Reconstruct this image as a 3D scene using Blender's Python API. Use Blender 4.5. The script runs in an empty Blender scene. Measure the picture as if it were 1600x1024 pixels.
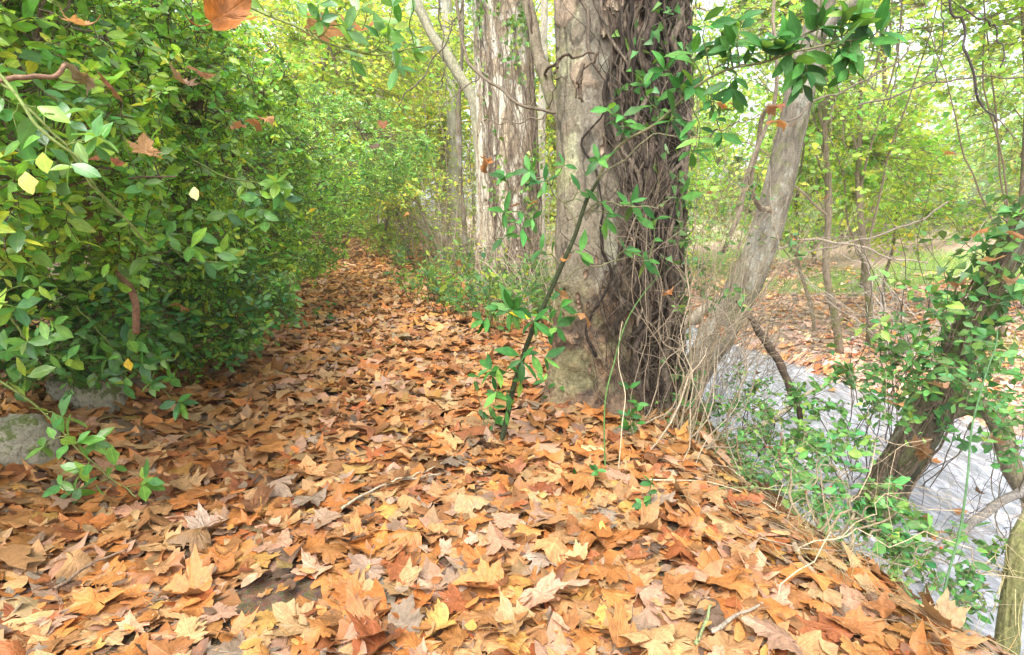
import bpy, math
import numpy as np

RG = np.random.default_rng(11)
SC = bpy.context.scene
HAZE = .0018
COL = SC.collection
pi = math.pi

# ------------------------------------------------------------------ camera maths
PITCH = math.radians(11.6)
F = 889.0
CAM = np.array([0.0, 0.0, 1.25])
cP, sP = math.cos(PITCH), math.sin(PITCH)


def ray(px, py):
    dx = (px - 800) / F
    dy = (512 - py) / F
    return np.array([dx, dy * sP + cP, dy * cP - sP])


def at(px, py, Y):
    d = ray(px, py)
    return CAM + d * (Y / d[1])


def proj(p):
    q = np.asarray(p, float) - CAM
    f = q[..., 1] * cP - q[..., 2] * sP
    u = q[..., 1] * sP + q[..., 2] * cP
    return 800 + F * q[..., 0] / f, 512 - F * u / f, f


# ------------------------------------------------------------------ noise
def _hash(ix, iy, iz, s):
    n = (ix.astype(np.int64) * 374761393 + iy.astype(np.int64) * 668265263 + iz.astype(np.int64) * 2147483647 + s * 974634777) & 0xFFFFFFFF
    n = ((n ^ (n >> 13)) * 1274126177) & 0xFFFFFFFF
    n = ((n ^ (n >> 16)) * 2246822519) & 0xFFFFFFFF
    return ((n ^ (n >> 15)) & 0xFFFFFF) / float(0xFFFFFF)


def noise(x, y, z=0.0, s=0):
    x, y, z = np.broadcast_arrays(np.asarray(x, float), np.asarray(y, float), np.asarray(z, float))
    ix, iy, iz = np.floor(x), np.floor(y), np.floor(z)
    fx, fy, fz = x - ix, y - iy, z - iz
    fx, fy, fz = [t * t * (3 - 2 * t) for t in (fx, fy, fz)]
    r = 0
    for a in (0, 1):
        for b in (0, 1):
            for c in (0, 1):
                w = (fx if a else 1 - fx) * (fy if b else 1 - fy) * (fz if c else 1 - fz)
                r = r + w * _hash(ix + a, iy + b, iz + c, s)
    return r


def fbm(x, y, z=0.0, o=4, s=0):
    r, a, t = 0, 0.5, 0
    for i in range(o):
        r = r + a * noise(np.asarray(x) * 2 ** i, np.asarray(y) * 2 ** i, np.asarray(z) * 2 ** i, s + i)
        t += a
        a *= 0.5
    return r / t


def sstep(a, b, x):
    t = np.clip((np.asarray(x, float) - a) / (b - a), 0, 1)
    return t * t * (3 - 2 * t)


# ------------------------------------------------------------------ terrain
def edge(y):
    rag = .26 * (fbm(np.asarray(y, float) * 2.6 + 4, 1.7, 0, 3, 17) - .5) * sstep(6, 3, y) * sstep(1.0, 1.5, y)
    return rag + np.interp(y, [-5, 1.3, 1.5, 2.06, 2.87, 3.6, 4.5, 8, 14, 25, 60], [1.6, 1.40, 1.33, 1.16, .92, 1.02, 1.05, .8, -.5, -3.0, -12])


def far_shore(y):
    return np.interp(y, [-5, 1, 3, 5.3, 7.25, 9.2, 14, 25, 60], [8, 7, 6, 5.1, 4.2, 3.8, 3.0, .5, -7])


def left_edge(y):
    return -1.1 - .27 * np.asarray(y, float)


WATER = -1.0


def H(x, y):
    x = np.asarray(x, float)
    y = np.asarray(y, float)
    d = x - edge(y)
    g = x - far_shore(y)
    z = -1.28 * sstep(-.05, 1.35, d) - .05 * sstep(-.6, 0, d)
    far = .5 * sstep(-.5, .7, g) + .045 * np.clip(g, 0, 60) + .12 * np.clip(g - 5, 0, 40)
    z = z + far
    m = left_edge(y) - x
    z = z + .22 * sstep(-.1, .9, m) + .10 * np.clip(m - 1, 0, 40)
    z = z + .02 * np.clip(y - 20, 0, 60)
    amp = .05 + .10 * sstep(0, .6, d) + .02 * sstep(6, 20, y)
    z = z + amp * (fbm(x * 1.7 + 5, y * 1.7 + 9, 0, 3, 3) - .5) + .10 * (fbm(x * .4, y * .4, 0, 2, 8) - .5) * sstep(2, 6, y)
    return z


def Hn(x, y, e=.04):
    gx = (H(x + e, y) - H(x - e, y)) / (2 * e)
    gy = (H(x, y + e) - H(x, y - e)) / (2 * e)
    n = np.stack([-gx, -gy, np.ones_like(gx)], -1)
    return n / np.linalg.norm(n, axis=-1, keepdims=True)


def gpt(px, py):
    d = ray(px, py)
    t = np.linspace(.8, 60, 6000)
    p = CAM + d * t[:, None]
    below = p[:, 2] < H(p[:, 0], p[:, 1])
    i = int(np.argmax(below)) if below.any() else len(t) - 1
    return p[i]


# ------------------------------------------------------------------ mesh accumulator
class Acc:
    def __init__(s):
        s.V, s.F, s.C, s.U, s.n = [], {}, [], [], 0

    def add(s, V, faces, col, uv=None):
        V = np.asarray(V, np.float32).reshape(-1, 3)
        for f in faces:
            f = np.asarray(f, np.int64)
            if f.size:
                s.F.setdefault(f.shape[-1], []).append(f.reshape(-1, f.shape[-1]) + s.n)
        col = np.asarray(col, np.float32)
        if col.ndim == 1:
            col = np.tile(col[:3], (len(V), 1))
        s.V.append(V)
        s.C.append(col[:, :3])
        s.U.append(np.zeros((len(V), 2), np.float32) if uv is None else np.asarray(uv, np.float32).reshape(-1, 2))
        s.n += len(V)

    def build(s, name, mat, parent=None, origin=None, smooth=True):
        V = np.concatenate(s.V) if s.V else np.zeros((0, 3), np.float32)
        Cc = np.concatenate(s.C)
        U = np.concatenate(s.U)
        o = np.zeros(3)
        if parent is not None:
            o = np.array(parent.location)
        elif origin is not None:
            o = np.asarray(origin, float)
        V = V - o.astype(np.float32)
        me = bpy.data.meshes.new(name)
        loops, starts, tot = [], [], 0
        for k, fl in s.F.items():
            f = np.concatenate(fl)
            loops.append(f.ravel())
            starts.append(tot + np.arange(len(f)) * k)
            tot += f.size
        loops = np.concatenate(loops).astype(np.int32)
        starts = np.concatenate(starts).astype(np.int32)
        me.vertices.add(len(V))
        me.vertices.foreach_set('co', V.ravel())
        me.loops.add(len(loops))
        me.loops.foreach_set('vertex_index', loops)
        me.polygons.add(len(starts))
        me.polygons.foreach_set('loop_start', starts)
        a = me.attributes.new('col', 'FLOAT_COLOR', 'POINT')
        a.data.foreach_set('color', np.concatenate([Cc, np.ones((len(Cc), 1), np.float32)], 1).ravel())
        uvl = me.uv_layers.new(name='uv')
        uvl.data.foreach_set('uv', U[loops].ravel())
        me.update(calc_edges=True)
        if smooth:
            me.polygons.foreach_set('use_smooth', np.ones(len(starts), bool))
        me.materials.append(mat)
        ob = bpy.data.objects.new(name, me)
        COL.objects.link(ob)
        if parent is not None:
            ob.parent = parent
        else:
            ob.location = o
        return ob


def tag(o, label, cat, group=None, kind=None):
    if label:
        o['label'] = label
    if cat:
        o['category'] = cat
    if group:
        o['group'] = group
    if kind:
        o['kind'] = kind
    return o


def thing(name, loc, label, cat, group=None):
    o = bpy.data.objects.new(name, None)
    o.empty_display_size = .1
    o.location = [float(v) for v in loc]
    COL.objects.link(o)
    return tag(o, label, cat, group)


def nrm(v):
    v = np.asarray(v, float)
    return v / np.maximum(np.linalg.norm(v, axis=-1, keepdims=True), 1e-9)


# ------------------------------------------------------------------ tubes
def tubes(acc, P, R, sides=5, col=(.2, .15, .1), cap=True):
    """P (n,k,3), R (n,k) or scalars"""
    P = np.asarray(P, float)
    if P.ndim == 2:
        P = P[None]
    n, k, _ = P.shape
    R = np.broadcast_to(np.asarray(R, float), (n, k))
    T = nrm(np.gradient(P, axis=1))
    ref = np.zeros((n, k, 3))
    ref[..., 1] = 1
    par = np.abs(T.mean(1)[:, 1]) > .8
    ref[par] = (1, 0, 0)
    N1 = nrm(np.cross(T, ref))
    N2 = np.cross(T, N1)
    a = np.linspace(0, 2 * pi, sides, endpoint=False)
    ring = N1[:, :, None] * np.cos(a)[:, None] + N2[:, :, None] * np.sin(a)[:, None]
    V = P[:, :, None] + ring * R[:, :, None, None]
    i = np.arange(k - 1)[:, None] * sides
    j = np.arange(sides)[None]
    j2 = (j + 1) % sides
    q = np.stack([i + j, i + j2, i + sides + j2, i + sides + j], -1).reshape(-1, 4)
    q = (q[None] + (np.arange(n) * k * sides)[:, None, None]).reshape(-1, 4)
    faces = [q]
    col = np.asarray(col, float)
    if col.ndim == 2 and len(col) == n:
        col = np.repeat(col, k * sides, 0)
    u = np.broadcast_to(np.arange(sides) / sides, (n, k, sides))
    L = np.concatenate([np.zeros((n, 1)), np.cumsum(np.linalg.norm(np.diff(P, axis=1), axis=2), 1)], 1)
    v = np.broadcast_to(L[:, :, None], (n, k, sides))
    acc.add(V.reshape(-1, 3), faces, col, np.stack([u, v], -1).reshape(-1, 2))
    if cap and sides > 4:
        base = acc.n - n * k * sides
        for e in (0, k - 1):
            capf = (np.arange(n) * k * sides)[:, None] + e * sides + np.arange(sides)[None]
            if e == 0:
                capf = capf[:, ::-1]
            acc.F.setdefault(sides, []).append(capf + base)


def bez(A, B, C_, K):
    t = np.linspace(0, 1, K)[None, :, None]
    A, B, C_ = [np.asarray(v, float).reshape(-1, 1, 3) for v in (A, B, C_)]
    return (1 - t) ** 2 * A + 2 * t * (1 - t) * B + t ** 2 * C_


def spline(pts, K):
    """Catmull-Rom through pts, K samples, by cumulative chord"""
    p = np.asarray(pts, float)
    p = np.concatenate([[2 * p[0] - p[1]], p, [2 * p[-1] - p[-2]]])
    m = len(p) - 3
    tt = np.linspace(0, m - 1e-6, K)
    i = tt.astype(int)
    t = (tt - i)[:, None]
    a, b, c, d = p[i], p[i + 1], p[i + 2], p[i + 3]
    return .5 * (2 * b + (c - a) * t + (2 * a - 5 * b + 4 * c - d) * t ** 2 + (3 * b - a - 3 * c + d) * t ** 3)


def wig(P, amp, freq=2.0, seed=None):
    """add smooth wander to polylines (n,k,3), zero at the start"""
    P = np.array(P, float)
    n, k, _ = P.shape
    t = np.linspace(0, 1, k)[None, :, None]
    ph = RG.uniform(0, 2 * pi, (n, 1, 3))
    fr = RG.uniform(.6, 1.4, (n, 1, 3)) * freq * 2 * pi
    w = np.sin(fr * t + ph) - np.sin(ph)
    w += .4 * (np.sin(2.3 * fr * t + 2 * ph) - np.sin(2 * ph))
    am = np.broadcast_to(np.asarray(amp, float), (n,)).reshape(n, 1, 1)
    return P + w * am


# ------------------------------------------------------------------ green leaves
def leaf_template(kind):
    if kind == 'fine':      # lanceolate to elliptic, 17 verts
        rows = [(.12, .36), (.30, .82), (.50, 1.0), (.72, .76), (.89, .36)]
        v = [(0, 0, 0)]
        for y, w in rows:
            v += [(-w, y, .16 * w), (0, y, 0), (w, y, .16 * w)]
        v.append((0, 1, 0))
        q = []
        for r in range(4):
            b = 1 + 3 * r
            q += [(b, b + 1, b + 4, b + 3), (b + 1, b + 2, b + 5, b + 4)]
        t = [(0, 2, 1), (0, 3, 2), (13, 14, 16), (14, 15, 16)]
        return np.array(v, float), [np.array(q), np.array(t)]
    if kind == 'hex':
        v = [(0, 0, 0), (-.85, .35, .12), (-.7, .7, .1), (0, 1, 0), (.7, .7, .1), (.85, .35, .12)]
        return np.array(v, float), [np.array([(0, 3, 2, 1), (0, 5, 4, 3)])]
    if kind == 'ivy':
        v = [(0, 0, 0), (-.95, -.02, .1), (-.62, .42, .05), (0, 1, 0), (.62, .42, .05), (.95, -.02, .1), (0, .35, -.03)]
        return np.array(v, float), [np.array([(6, 2, 1, 0), (6, 3, 2, 2), (6, 0, 5, 4)])[[0, 2]], np.array([(6, 3, 2), (6, 4, 3)])]
    if kind == 'blade':
        v = []
        for y, w in ((0, 1), (.28, .95), (.55, .75), (.8, .45), (1, .08)):
            v += [(-w, y, 0), (w, y, 0)]
        return np.array(v, float), [np.array([(2 * r, 2 * r + 1, 2 * r + 3, 2 * r + 2) for r in range(4)])]
    v = [(0, 0, 0), (-1, .5, .15), (0, 1, 0), (1, .5, .15)]
    return np.array(v, float), [np.array([(0, 2, 1), (0, 3, 2)])]


def leaves(acc, P, D, N, L, W, col, kind='fine', bend=.25):
    T, faces = leaf_template(kind)
    n = len(P)
    if n == 0:
        return
    D = nrm(D)
    S = nrm(np.cross(D, N))
    N = np.cross(S, D)
    L = np.broadcast_to(np.asarray(L, float), (n,))
    W = np.broadcast_to(np.asarray(W, float), (n,))
    b = bend * RG.uniform(-.3, 1.4, n)
    y = T[None, :, 1] * np.ones((n, 1))
    a = b[:, None] * y * 1.6
    aa = np.where(np.abs(b) < .02, .02, b)[:, None] * 1.6
    yy = np.sin(aa * y) / aa
    zz = -(1 - np.cos(aa * y)) / aa
    fold = RG.uniform(.3, 2.6, n)[:, None]
    zz = zz * L[:, None] + T[None, :, 2] * fold * W[:, None]
    asym = T[None, :, 0] * (1 + .12 * RG.standard_normal((n, T.shape[0])) * (T[None, :, 0] != 0))
    V = P[:, None] + D[:, None] * (yy * L[:, None])[..., None] + S[:, None] * (asym * W[:, None])[..., None] + N[:, None] * zz[..., None]
    k = len(T)
    off = (np.arange(n) * k)[:, None, None]
    fs = [(f[None] + off).reshape(-1, f.shape[1]) for f in faces]
    uv = np.broadcast_to(T[None, :, :2], (n, k, 2))
    acc.add(V.reshape(-1, 3), fs, np.repeat(np.asarray(col, float), k, 0), uv.reshape(-1, 2))


def vary(base, n, s=.18, hue=.12):
    base = np.asarray(base, float)
    if base.ndim == 1:
        base = np.tile(base, (n, 1))
    k = np.exp(s * RG.standard_normal((n, 1)))
    h = hue * RG.standard_normal((n, 1))
    c = base * k
    c[:, 0:1] *= np.exp(h * 1.6)
    c[:, 2:3] *= np.exp(-h)
    return np.clip(c, .003, .85)


def pick(pal, w, n):
    w = np.asarray(w, float)
    i = RG.choice(len(pal), n, p=w / w.sum())
    return np.asarray(pal, float)[i], i


def rand_dir(n):
    return nrm(RG.standard_normal((n, 3)))


def leafy_twigs(accL, accT, A, B, C_, per, L, W, pal, palw, kind='fine', tw=.0022, up=.9, barkc=(.09, .075, .04), frm=.3, bend=.25, K=7, lvar=.22, side=.9):
    """twigs A->C bending via B; 'per' leaves along the outer part"""
    n = len(A)
    if n == 0:
        return
    P = wig(bez(A, B, C_, K), .02, 1.2)
    tubes(accT, P, np.linspace(1.5, .55, K)[None] * np.asarray(tw).reshape(-1, 1), 3 if tw < .003 else 4, barkc, cap=False)
    t = np.linspace(frm, 1, per)[None] + RG.uniform(-.03, .03, (n, per))
    t = np.clip(t, 0, .999) * (K - 1)
    i = t.astype(int)
    f = (t - i)[..., None]
    idx = np.arange(n)[:, None]
    pos = P[idx, i] * (1 - f) + P[idx, i + 1] * f
    tan = nrm(P[idx, i + 1] - P[idx, i])
    upv = np.array([0, 0, 1.0])
    s1 = nrm(np.cross(tan, upv) + 1e-4)
    sgn = np.where((np.arange(per) % 2) == 0, 1, -1)[None, :, None]
    jit = RG.standard_normal((n, per, 3))
    D = tan * RG.uniform(.25, 1.0, (n, per, 1)) + s1 * sgn * side + .38 * jit + np.array([0, 0, .1])
    N = upv * up * .75 + np.array([.12, -.45, 0]) + .5 * RG.standard_normal((n, per, 3)) + .25 * tan
    keep = (RG.random((n, per)) < .9).ravel()
    pos, D, N = [v.reshape(-1, 3)[keep] for v in (pos, D, N)]
    m = len(pos)
    c, ci = pick(pal, palw, n)
    c = np.repeat(c, per, 0)[keep]
    odd = RG.random(m) < .12
    c2, _ = pick(pal, palw, m)
    c[odd] = c2[odd]
    c = vary(c, m)
    l = L * np.where(RG.random(m) < .25, .6, 1.0) * np.exp(lvar * RG.standard_normal(m))
    leaves(accL, pos, D, N, l, l * (W / L) * np.exp(.1 * RG.standard_normal(m)) * .5, c, kind, bend)


# ------------------------------------------------------------------ materials
def mk(name):
    m = bpy.data.materials.new(name)
    m.use_nodes = True
    nt = m.node_tree
    nt.nodes.clear()
    out = nt.nodes.new('ShaderNodeOutputMaterial')

    def N(t, **kw):
        nd = nt.nodes.new('ShaderNode' + t)
        for k, v in kw.items():
            if k == 'inp':
                for a, b in v.items():
                    if hasattr(b, 'is_output'):
                        nt.links.new(b, nd.inputs[a])
                    else:
                        nd.inputs[a].default_value = b
            else:
                setattr(nd, k, v)
        return nd
    return m, nt, N, out


def mixc(N, fac, a, b, mode='MIX'):
    nd = N('Mix', data_type='RGBA', blend_type=mode)
    for key, v in ((0, fac), (6, a), (7, b)):
        if hasattr(v, 'is_output'):
            nd.id_data.links.new(v, nd.inputs[key])
        else:
            nd.inputs[key].default_value = v if key == 0 else (tuple(v) + (1,) if len(v) == 3 else v)
    return nd.outputs[2]


def mrange(N, v, a, b, c, d):
    nd = N('MapRange', inp={0: v, 1: a, 2: b, 3: c, 4: d})
    return nd.outputs[0]


def math_(N, op, a, b=0.0):
    return N('Math', operation=op, inp={0: a, 1: b}).outputs[0]


def leaf_mat(name, rough=.38, trans=.35, tint=(1.5, 1.35, .5), spec=.5, under=.85, rib=1.35):
    m, nt, N, out = mk(name)
    at_ = N('Attribute', attribute_name='col').outputs['Color']
    uv = N('UVMap', uv_map='uv').outputs[0]
    sp = N('SeparateXYZ', inp={0: uv})
    ax = math_(N, 'ABSOLUTE', sp.outputs[0])
    ribm = mrange(N, ax, .03, .12, 1, 0)
    # side veins
    ph = math_(N, 'SUBTRACT', math_(N, 'MULTIPLY', sp.outputs[1], 42.0), math_(N, 'MULTIPLY', ax, 16.0))
    sv = mrange(N, math_(N, 'SINE', ph), .8, 1, 0, .35)
    vm = math_(N, 'MAXIMUM', ribm, sv)
    tc = N('TexCoord').outputs['Object']
    nz = N('TexNoise', inp={'Vector': tc, 'Scale': 38.0, 'Detail': 3.0}).outputs[0]
    br = mrange(N, nz, .3, .7, .78, 1.22)
    c1 = mixc(N, 1.0, at_, N('CombineXYZ', inp={0: br, 1: br, 2: br}).outputs[0], 'MULTIPLY')
    c1 = mixc(N, vm, c1, mixc(N, 1.0, c1, (rib, rib * .97, rib * .9), 'MULTIPLY'))
    bf = N('NewGeometry').outputs['Backfacing']
    pale = mixc(N, .35, c1, (.20, .26, .12))
    c2 = mixc(N, math_(N, 'MULTIPLY', bf, under), c1, pale)
    rg = mrange(N, bf, 0, 1, rough, .65)
    bmp = N('Bump', inp={'Strength': .25, 'Distance': .002, 'Height': math_(N, 'ADD', nz, math_(N, 'MULTIPLY', vm, -.6))}).outputs[0]
    p = N('BsdfPrincipled', inp={'Base Color': c2, 'Roughness': rg, 'Normal': bmp, 'Specular IOR Level': spec})
    tr = N('BsdfTranslucent', inp={'Color': mixc(N, 1.0, c2, tint, 'MULTIPLY'), 'Normal': bmp})
    mx = N('MixShader', inp={0: trans, 1: p.outputs[0], 2: tr.outputs[0]})
    nt.links.new(mx.outputs[0], out.inputs[0])
    return m


def litter_mat(name, trans=.10):
    m, nt, N, out = mk(name)
    at_ = N('Attribute', attribute_name='col').outputs['Color']
    uv = N('UVMap', uv_map='uv').outputs[0]
    sp = N('SeparateXYZ', inp={0: uv})
    ax = math_(N, 'ABSOLUTE', sp.outputs[0])
    y = sp.outputs[1]
    vm = None
    for deg, w in ((90, .016), (38, .014), (-5, .012)):
        ca, sa = math.cos(math.radians(deg)), math.sin(math.radians(deg))
        cr = math_(N, 'ABSOLUTE', math_(N, 'SUBTRACT', math_(N, 'MULTIPLY', ax, sa), math_(N, 'MULTIPLY', y, ca)))
        dt = math_(N, 'ADD', math_(N, 'MULTIPLY', ax, ca), math_(N, 'MULTIPLY', y, sa))
        k = math_(N, 'MULTIPLY', mrange(N, cr, w * .5, w * 1.3, 1, 0), mrange(N, dt, 0, .02, 0, 1))
        vm = k if vm is None else math_(N, 'MAXIMUM', vm, k)
    ph = math_(N, 'ADD', math_(N, 'MULTIPLY', y, 46.0), math_(N, 'MULTIPLY', ax, -30.0))
    sv = mrange(N, math_(N, 'SINE', ph), .86, 1, 0, .45)
    vm = math_(N, 'MAXIMUM', vm, sv)
    tc = N('TexCoord').outputs['Object']
    n1 = N('TexNoise', inp={'Vector': tc, 'Scale': 24.0, 'Detail': 4.0, 'Roughness': .6}).outputs[0]
    n2 = N('TexNoise', inp={'Vector': tc, 'Scale': 90.0, 'Detail': 3.0}).outputs[0]
    br = math_(N, 'MULTIPLY', mrange(N, n1, .3, .7, .70, 1.25), mrange(N, n2, .3, .7, .86, 1.14))
    c1 = mixc(N, 1.0, at_, N('CombineXYZ', inp={0: br, 1: br, 2: br}).outputs[0], 'MULTIPLY')
    spot = mrange(N, n1, .60, .68, 0, .6)
    c1 = mixc(N, spot, c1, (.22, .085, .03))
    c1 = mixc(N, math_(N, 'MULTIPLY', vm, .5), c1, mixc(N, 1.0, c1, (1.35, 1.35, 1.4), 'MULTIPLY'))
    bf = N('NewGeometry').outputs['Backfacing']
    c2 = mixc(N, math_(N, 'MULTIPLY', bf, .30), c1, (.52, .36, .22))
    bmp = N('Bump', inp={'Strength': .5, 'Distance': .003, 'Height': math_(N, 'ADD', n2, math_(N, 'MULTIPLY', vm, -.7))}).outputs[0]
    p = N('BsdfPrincipled', inp={'Base Color': c2, 'Roughness': mrange(N, n1, .3, .7, .42, .62), 'Normal': bmp, 'Specular IOR Level': .4})
    tr = N('BsdfTranslucent', inp={'Color': mixc(N, 1.0, c2, (1.3, 1.1, .7), 'MULTIPLY'), 'Normal': bmp})
    mx = N('MixShader', inp={0: trans, 1: p.outputs[0], 2: tr.outputs[0]})
    nt.links.new(mx.outputs[0], out.inputs[0])
    return m


def bark_mat(name, scale=(30, 30, 6), var=(.6, 1.35), bump=.5, dist=.006, moss=None, rough=.85, crack=0.0):
    m, nt, N, out = mk(name)
    at_ = N('Attribute', attribute_name='col').outputs['Color']
    tc = N('TexCoord').outputs['Object']
    mp = N('Mapping', inp={'Vector': tc, 'Scale': scale}).outputs[0]
    nz = N('TexNoise', inp={'Vector': mp, 'Scale': 1.0, 'Detail': 6.0, 'Roughness': .65}).outputs[0]
    fine = N('TexNoise', inp={'Vector': tc, 'Scale': 75.0, 'Detail': 5.0, 'Roughness': .7}).outputs[0]
    h = nz
    if crack:
        vo = N('TexVoronoi', feature='DISTANCE_TO_EDGE', inp={'Vector': mp, 'Scale': crack}).outputs[0]
        h = math_(N, 'MULTIPLY', nz, mrange(N, vo, 0, .14, .3, 1))
    br = math_(N, 'MULTIPLY', mrange(N, h, .3, .7, *var), mrange(N, fine, .35, .65, .68, 1.3))
    c1 = mixc(N, 1.0, at_, N('CombineXYZ', inp={0: br, 1: br, 2: br}).outputs[0], 'MULTIPLY')
    if moss:
        mn = N('TexNoise', inp={'Vector': tc, 'Scale': 5.0, 'Detail': 5.0}).outputs[0]
        c1 = mixc(N, mrange(N, mn, moss[1], moss[1] + .12, 0, .8), c1, moss[0])
    bmp = N('Bump', inp={'Strength': bump, 'Distance': dist, 'Height': math_(N, 'ADD', h, math_(N, 'MULTIPLY', fine, .7))}).outputs[0]
    p = N('BsdfPrincipled', inp={'Base Color': c1, 'Roughness': rough, 'Normal': bmp, 'Specular IOR Level': .25})
    nt.links.new(p.outputs[0], out.inputs[0])
    return m


def ground_mat():
    m, nt, N, out = mk('soil_and_leaf_mould')
    tc = N('TexCoord').outputs['Object']
    at_ = N('Attribute', attribute_name='col').outputs['Color']
    n1 = N('TexNoise', inp={'Vector': tc, 'Scale': 14.0, 'Detail': 6.0, 'Roughness': .7}).outputs[0]
    n2 = N('TexVoronoi', inp={'Vector': tc, 'Scale': 60.0}).outputs['Color']
    br = mrange(N, n1, .3, .7, .55, 1.4)
    c = mixc(N, 1.0, at_, N('CombineXYZ', inp={0: br, 1: br, 2: br}).outputs[0], 'MULTIPLY')
    c = mixc(N, .4, c, mixc(N, 1.0, c, n2, 'MULTIPLY'))
    bmp = N('Bump', inp={'Strength': .8, 'Distance': .03, 'Height': n1}).outputs[0]
    p = N('BsdfPrincipled', inp={'Base Color': c, 'Roughness': .9, 'Normal': bmp, 'Specular IOR Level': .2})
    nt.links.new(p.outputs[0], out.inputs[0])
    return m


def water_mat():
    m, nt, N, out = mk('sky_pale_stream_water')
    tc = N('TexCoord').outputs['Object']
    mp = N('Mapping', inp={'Vector': tc, 'Rotation': (0, 0, .32), 'Scale': (5.0, 1.9, 1)}).outputs[0]
    n1 = N('TexNoise', inp={'Vector': mp, 'Scale': 1.5, 'Detail': 6.0, 'Roughness': .55, 'Distortion': 1.6}).outputs[0]
    n2 = N('TexNoise', inp={'Vector': mp, 'Scale': 6.0, 'Detail': 3.0}).outputs[0]
    foam_and_sky = mrange(N, n1, .42, .66, 0, 1)
    c = mixc(N, foam_and_sky, (.22, .235, .265), (.47, .485, .56))  # pale tones put the sky's reflection, along with foam, into the base colour
    bmp = N('Bump', inp={'Strength': .7, 'Distance': .06, 'Height': math_(N, 'ADD', n1, math_(N, 'MULTIPLY', n2, .35))}).outputs[0]
    p = N('BsdfPrincipled', inp={'Base Color': c, 'Roughness': .18, 'Normal': bmp, 'Specular IOR Level': .7, 'IOR': 1.33})
    nt.links.new(p.outputs[0], out.inputs[0])
    return m


def stone_mat():
    m, nt, N, out = mk('mossy_limestone')
    tc = N('TexCoord').outputs['Object']
    n1 = N('TexNoise', inp={'Vector': tc, 'Scale': 9.0, 'Detail': 8.0, 'Roughness': .7}).outputs[0]
    n2 = N('TexNoise', inp={'Vector': tc, 'Scale': 45.0, 'Detail': 4.0}).outputs[0]
    c = mixc(N, mrange(N, n1, .35, .65, 0, 1), (.22, .20, .14), (.46, .43, .33))
    c = mixc(N, mrange(N, n2, .55, .72, 0, .7), c, (.10, .095, .06))
    up = N('SeparateXYZ', inp={0: N('NewGeometry').outputs['Normal']}).outputs[2]
    ms = math_(N, 'ADD', math_(N, 'MULTIPLY', up, .16), n1)
    c = mixc(N, mrange(N, ms, .58, .64, 0, .92), c, (.10, .13, .025))
    bmp = N('Bump', inp={'Strength': 1.0, 'Distance': .03, 'Height': math_(N, 'ADD', n1, math_(N, 'MULTIPLY', n2, .6))}).outputs[0]
    p = N('BsdfPrincipled', inp={'Base Color': c, 'Roughness': .9, 'Normal': bmp})
    nt.links.new(p.outputs[0], out.inputs[0])
    return m


M_EVER = leaf_mat('glossy_evergreen_leaf', .29, .42, (1.6, 1.45, .5), .7)
M_LAUREL = leaf_mat('laurel_leaf', .48, .30, (1.5, 1.5, .5), .32)
M_SOFT = leaf_mat('soft_deciduous_leaf', .55, .58, (1.45, 1.3, .5), .3)
M_IVY = leaf_mat('ivy_leaf', .42, .25, (1.5, 1.4, .5), .45)
M_DEAD = litter_mat('dry_plane_leaf', .12)
M_HANG = litter_mat('caught_dry_leaf', .35)
M_TWIG = bark_mat('twig_bark', (60, 60, 60), (.7, 1.3), .3, .002)
M_STALK = bark_mat('leaf_stalk', (90, 90, 90), (.8, 1.2), .2, .001, rough=.6)
M_PLANE = bark_mat('plane_tree_bark', (34, 34, 16), (.62, 1.28), .9, .008, rough=.85)
M_PLANE2 = bark_mat('flaking_plane_bark', (26, 26, 9), (.62, 1.3), .9, .012, crack=1.0)
M_VINE = bark_mat('shaggy_vine_bark', (70, 70, 22), (.30, 1.55), 1.0, .012)
M_ALDER = bark_mat('grey_stringy_bark', (48, 48, 14), (.55, 1.35), .8, .008, moss=((.13, .15, .045), .58))
M_MOSSBARK = bark_mat('mossy_bark', (40, 40, 9), (.5, 1.35), 1.0, .01, moss=((.12, .15, .03), .52))
M_WOOD = bark_mat('dead_wood', (70, 70, 12), (.55, 1.35), .8, .005)
M_GROUND = ground_mat()
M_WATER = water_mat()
M_STONE = stone_mat()
M_GRASS = leaf_mat('grass_blade', .5, .45, (1.3, 1.3, .6), .3)


def berry_mat():
    m, nt, N, out = mk('red_hip')
    tc = N('TexCoord').outputs['Object']
    n1 = N('TexNoise', inp={'Vector': tc, 'Scale': 200.0}).outputs[0]
    c = mixc(N, n1, (.55, .03, .015), (.75, .10, .02))
    p = N('BsdfPrincipled', inp={'Base Color': c, 'Roughness': .25})
    nt.links.new(p.outputs[0], out.inputs[0])
    return m


M_BERRY = berry_mat()

# ------------------------------------------------------------------ ground, stream
xs = np.concatenate([-np.geomspace(300, 8, 40), np.linspace(-7.8, 8, 300), np.geomspace(8.2, 300, 44)])
ys = np.concatenate([-np.geomspace(200, 3, 20), np.linspace(-2.8, 14, 300), np.geomspace(14.2, 400, 60)])
gx, gy = np.meshgrid(xs, ys)
gz = H(gx, gy)
nx, ny = len(xs), len(ys)
i = (np.arange(ny - 1)[:, None] * nx + np.arange(nx - 1)[None]).ravel()
q = np.stack([i, i + 1, i + nx + 1, i + nx], -1)
gc = np.zeros((nx * ny, 3))
gg = (gx - far_shore(gy)).ravel()
fx, fy = gx.ravel(), gy.ravel()
soil = np.array([.13, .085, .052])
gc[:] = soil
farc = np.array([.50, .36, .27])
w = sstep(-.2, .4, gg)[:, None]
gc = gc * (1 - w) + farc * w
gr = (sstep(2.0, 4.0, gg) * sstep(.42, .58, fbm(fx * .35, fy * .35, 0, 3, 21)))[:, None]
gc = gc * (1 - gr) + np.array([.22, .33, .08]) * gr
gr = sstep(9, 16, gg)[:, None]
gc = gc * (1 - gr) + np.array([.10, .14, .05]) * gr
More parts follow.
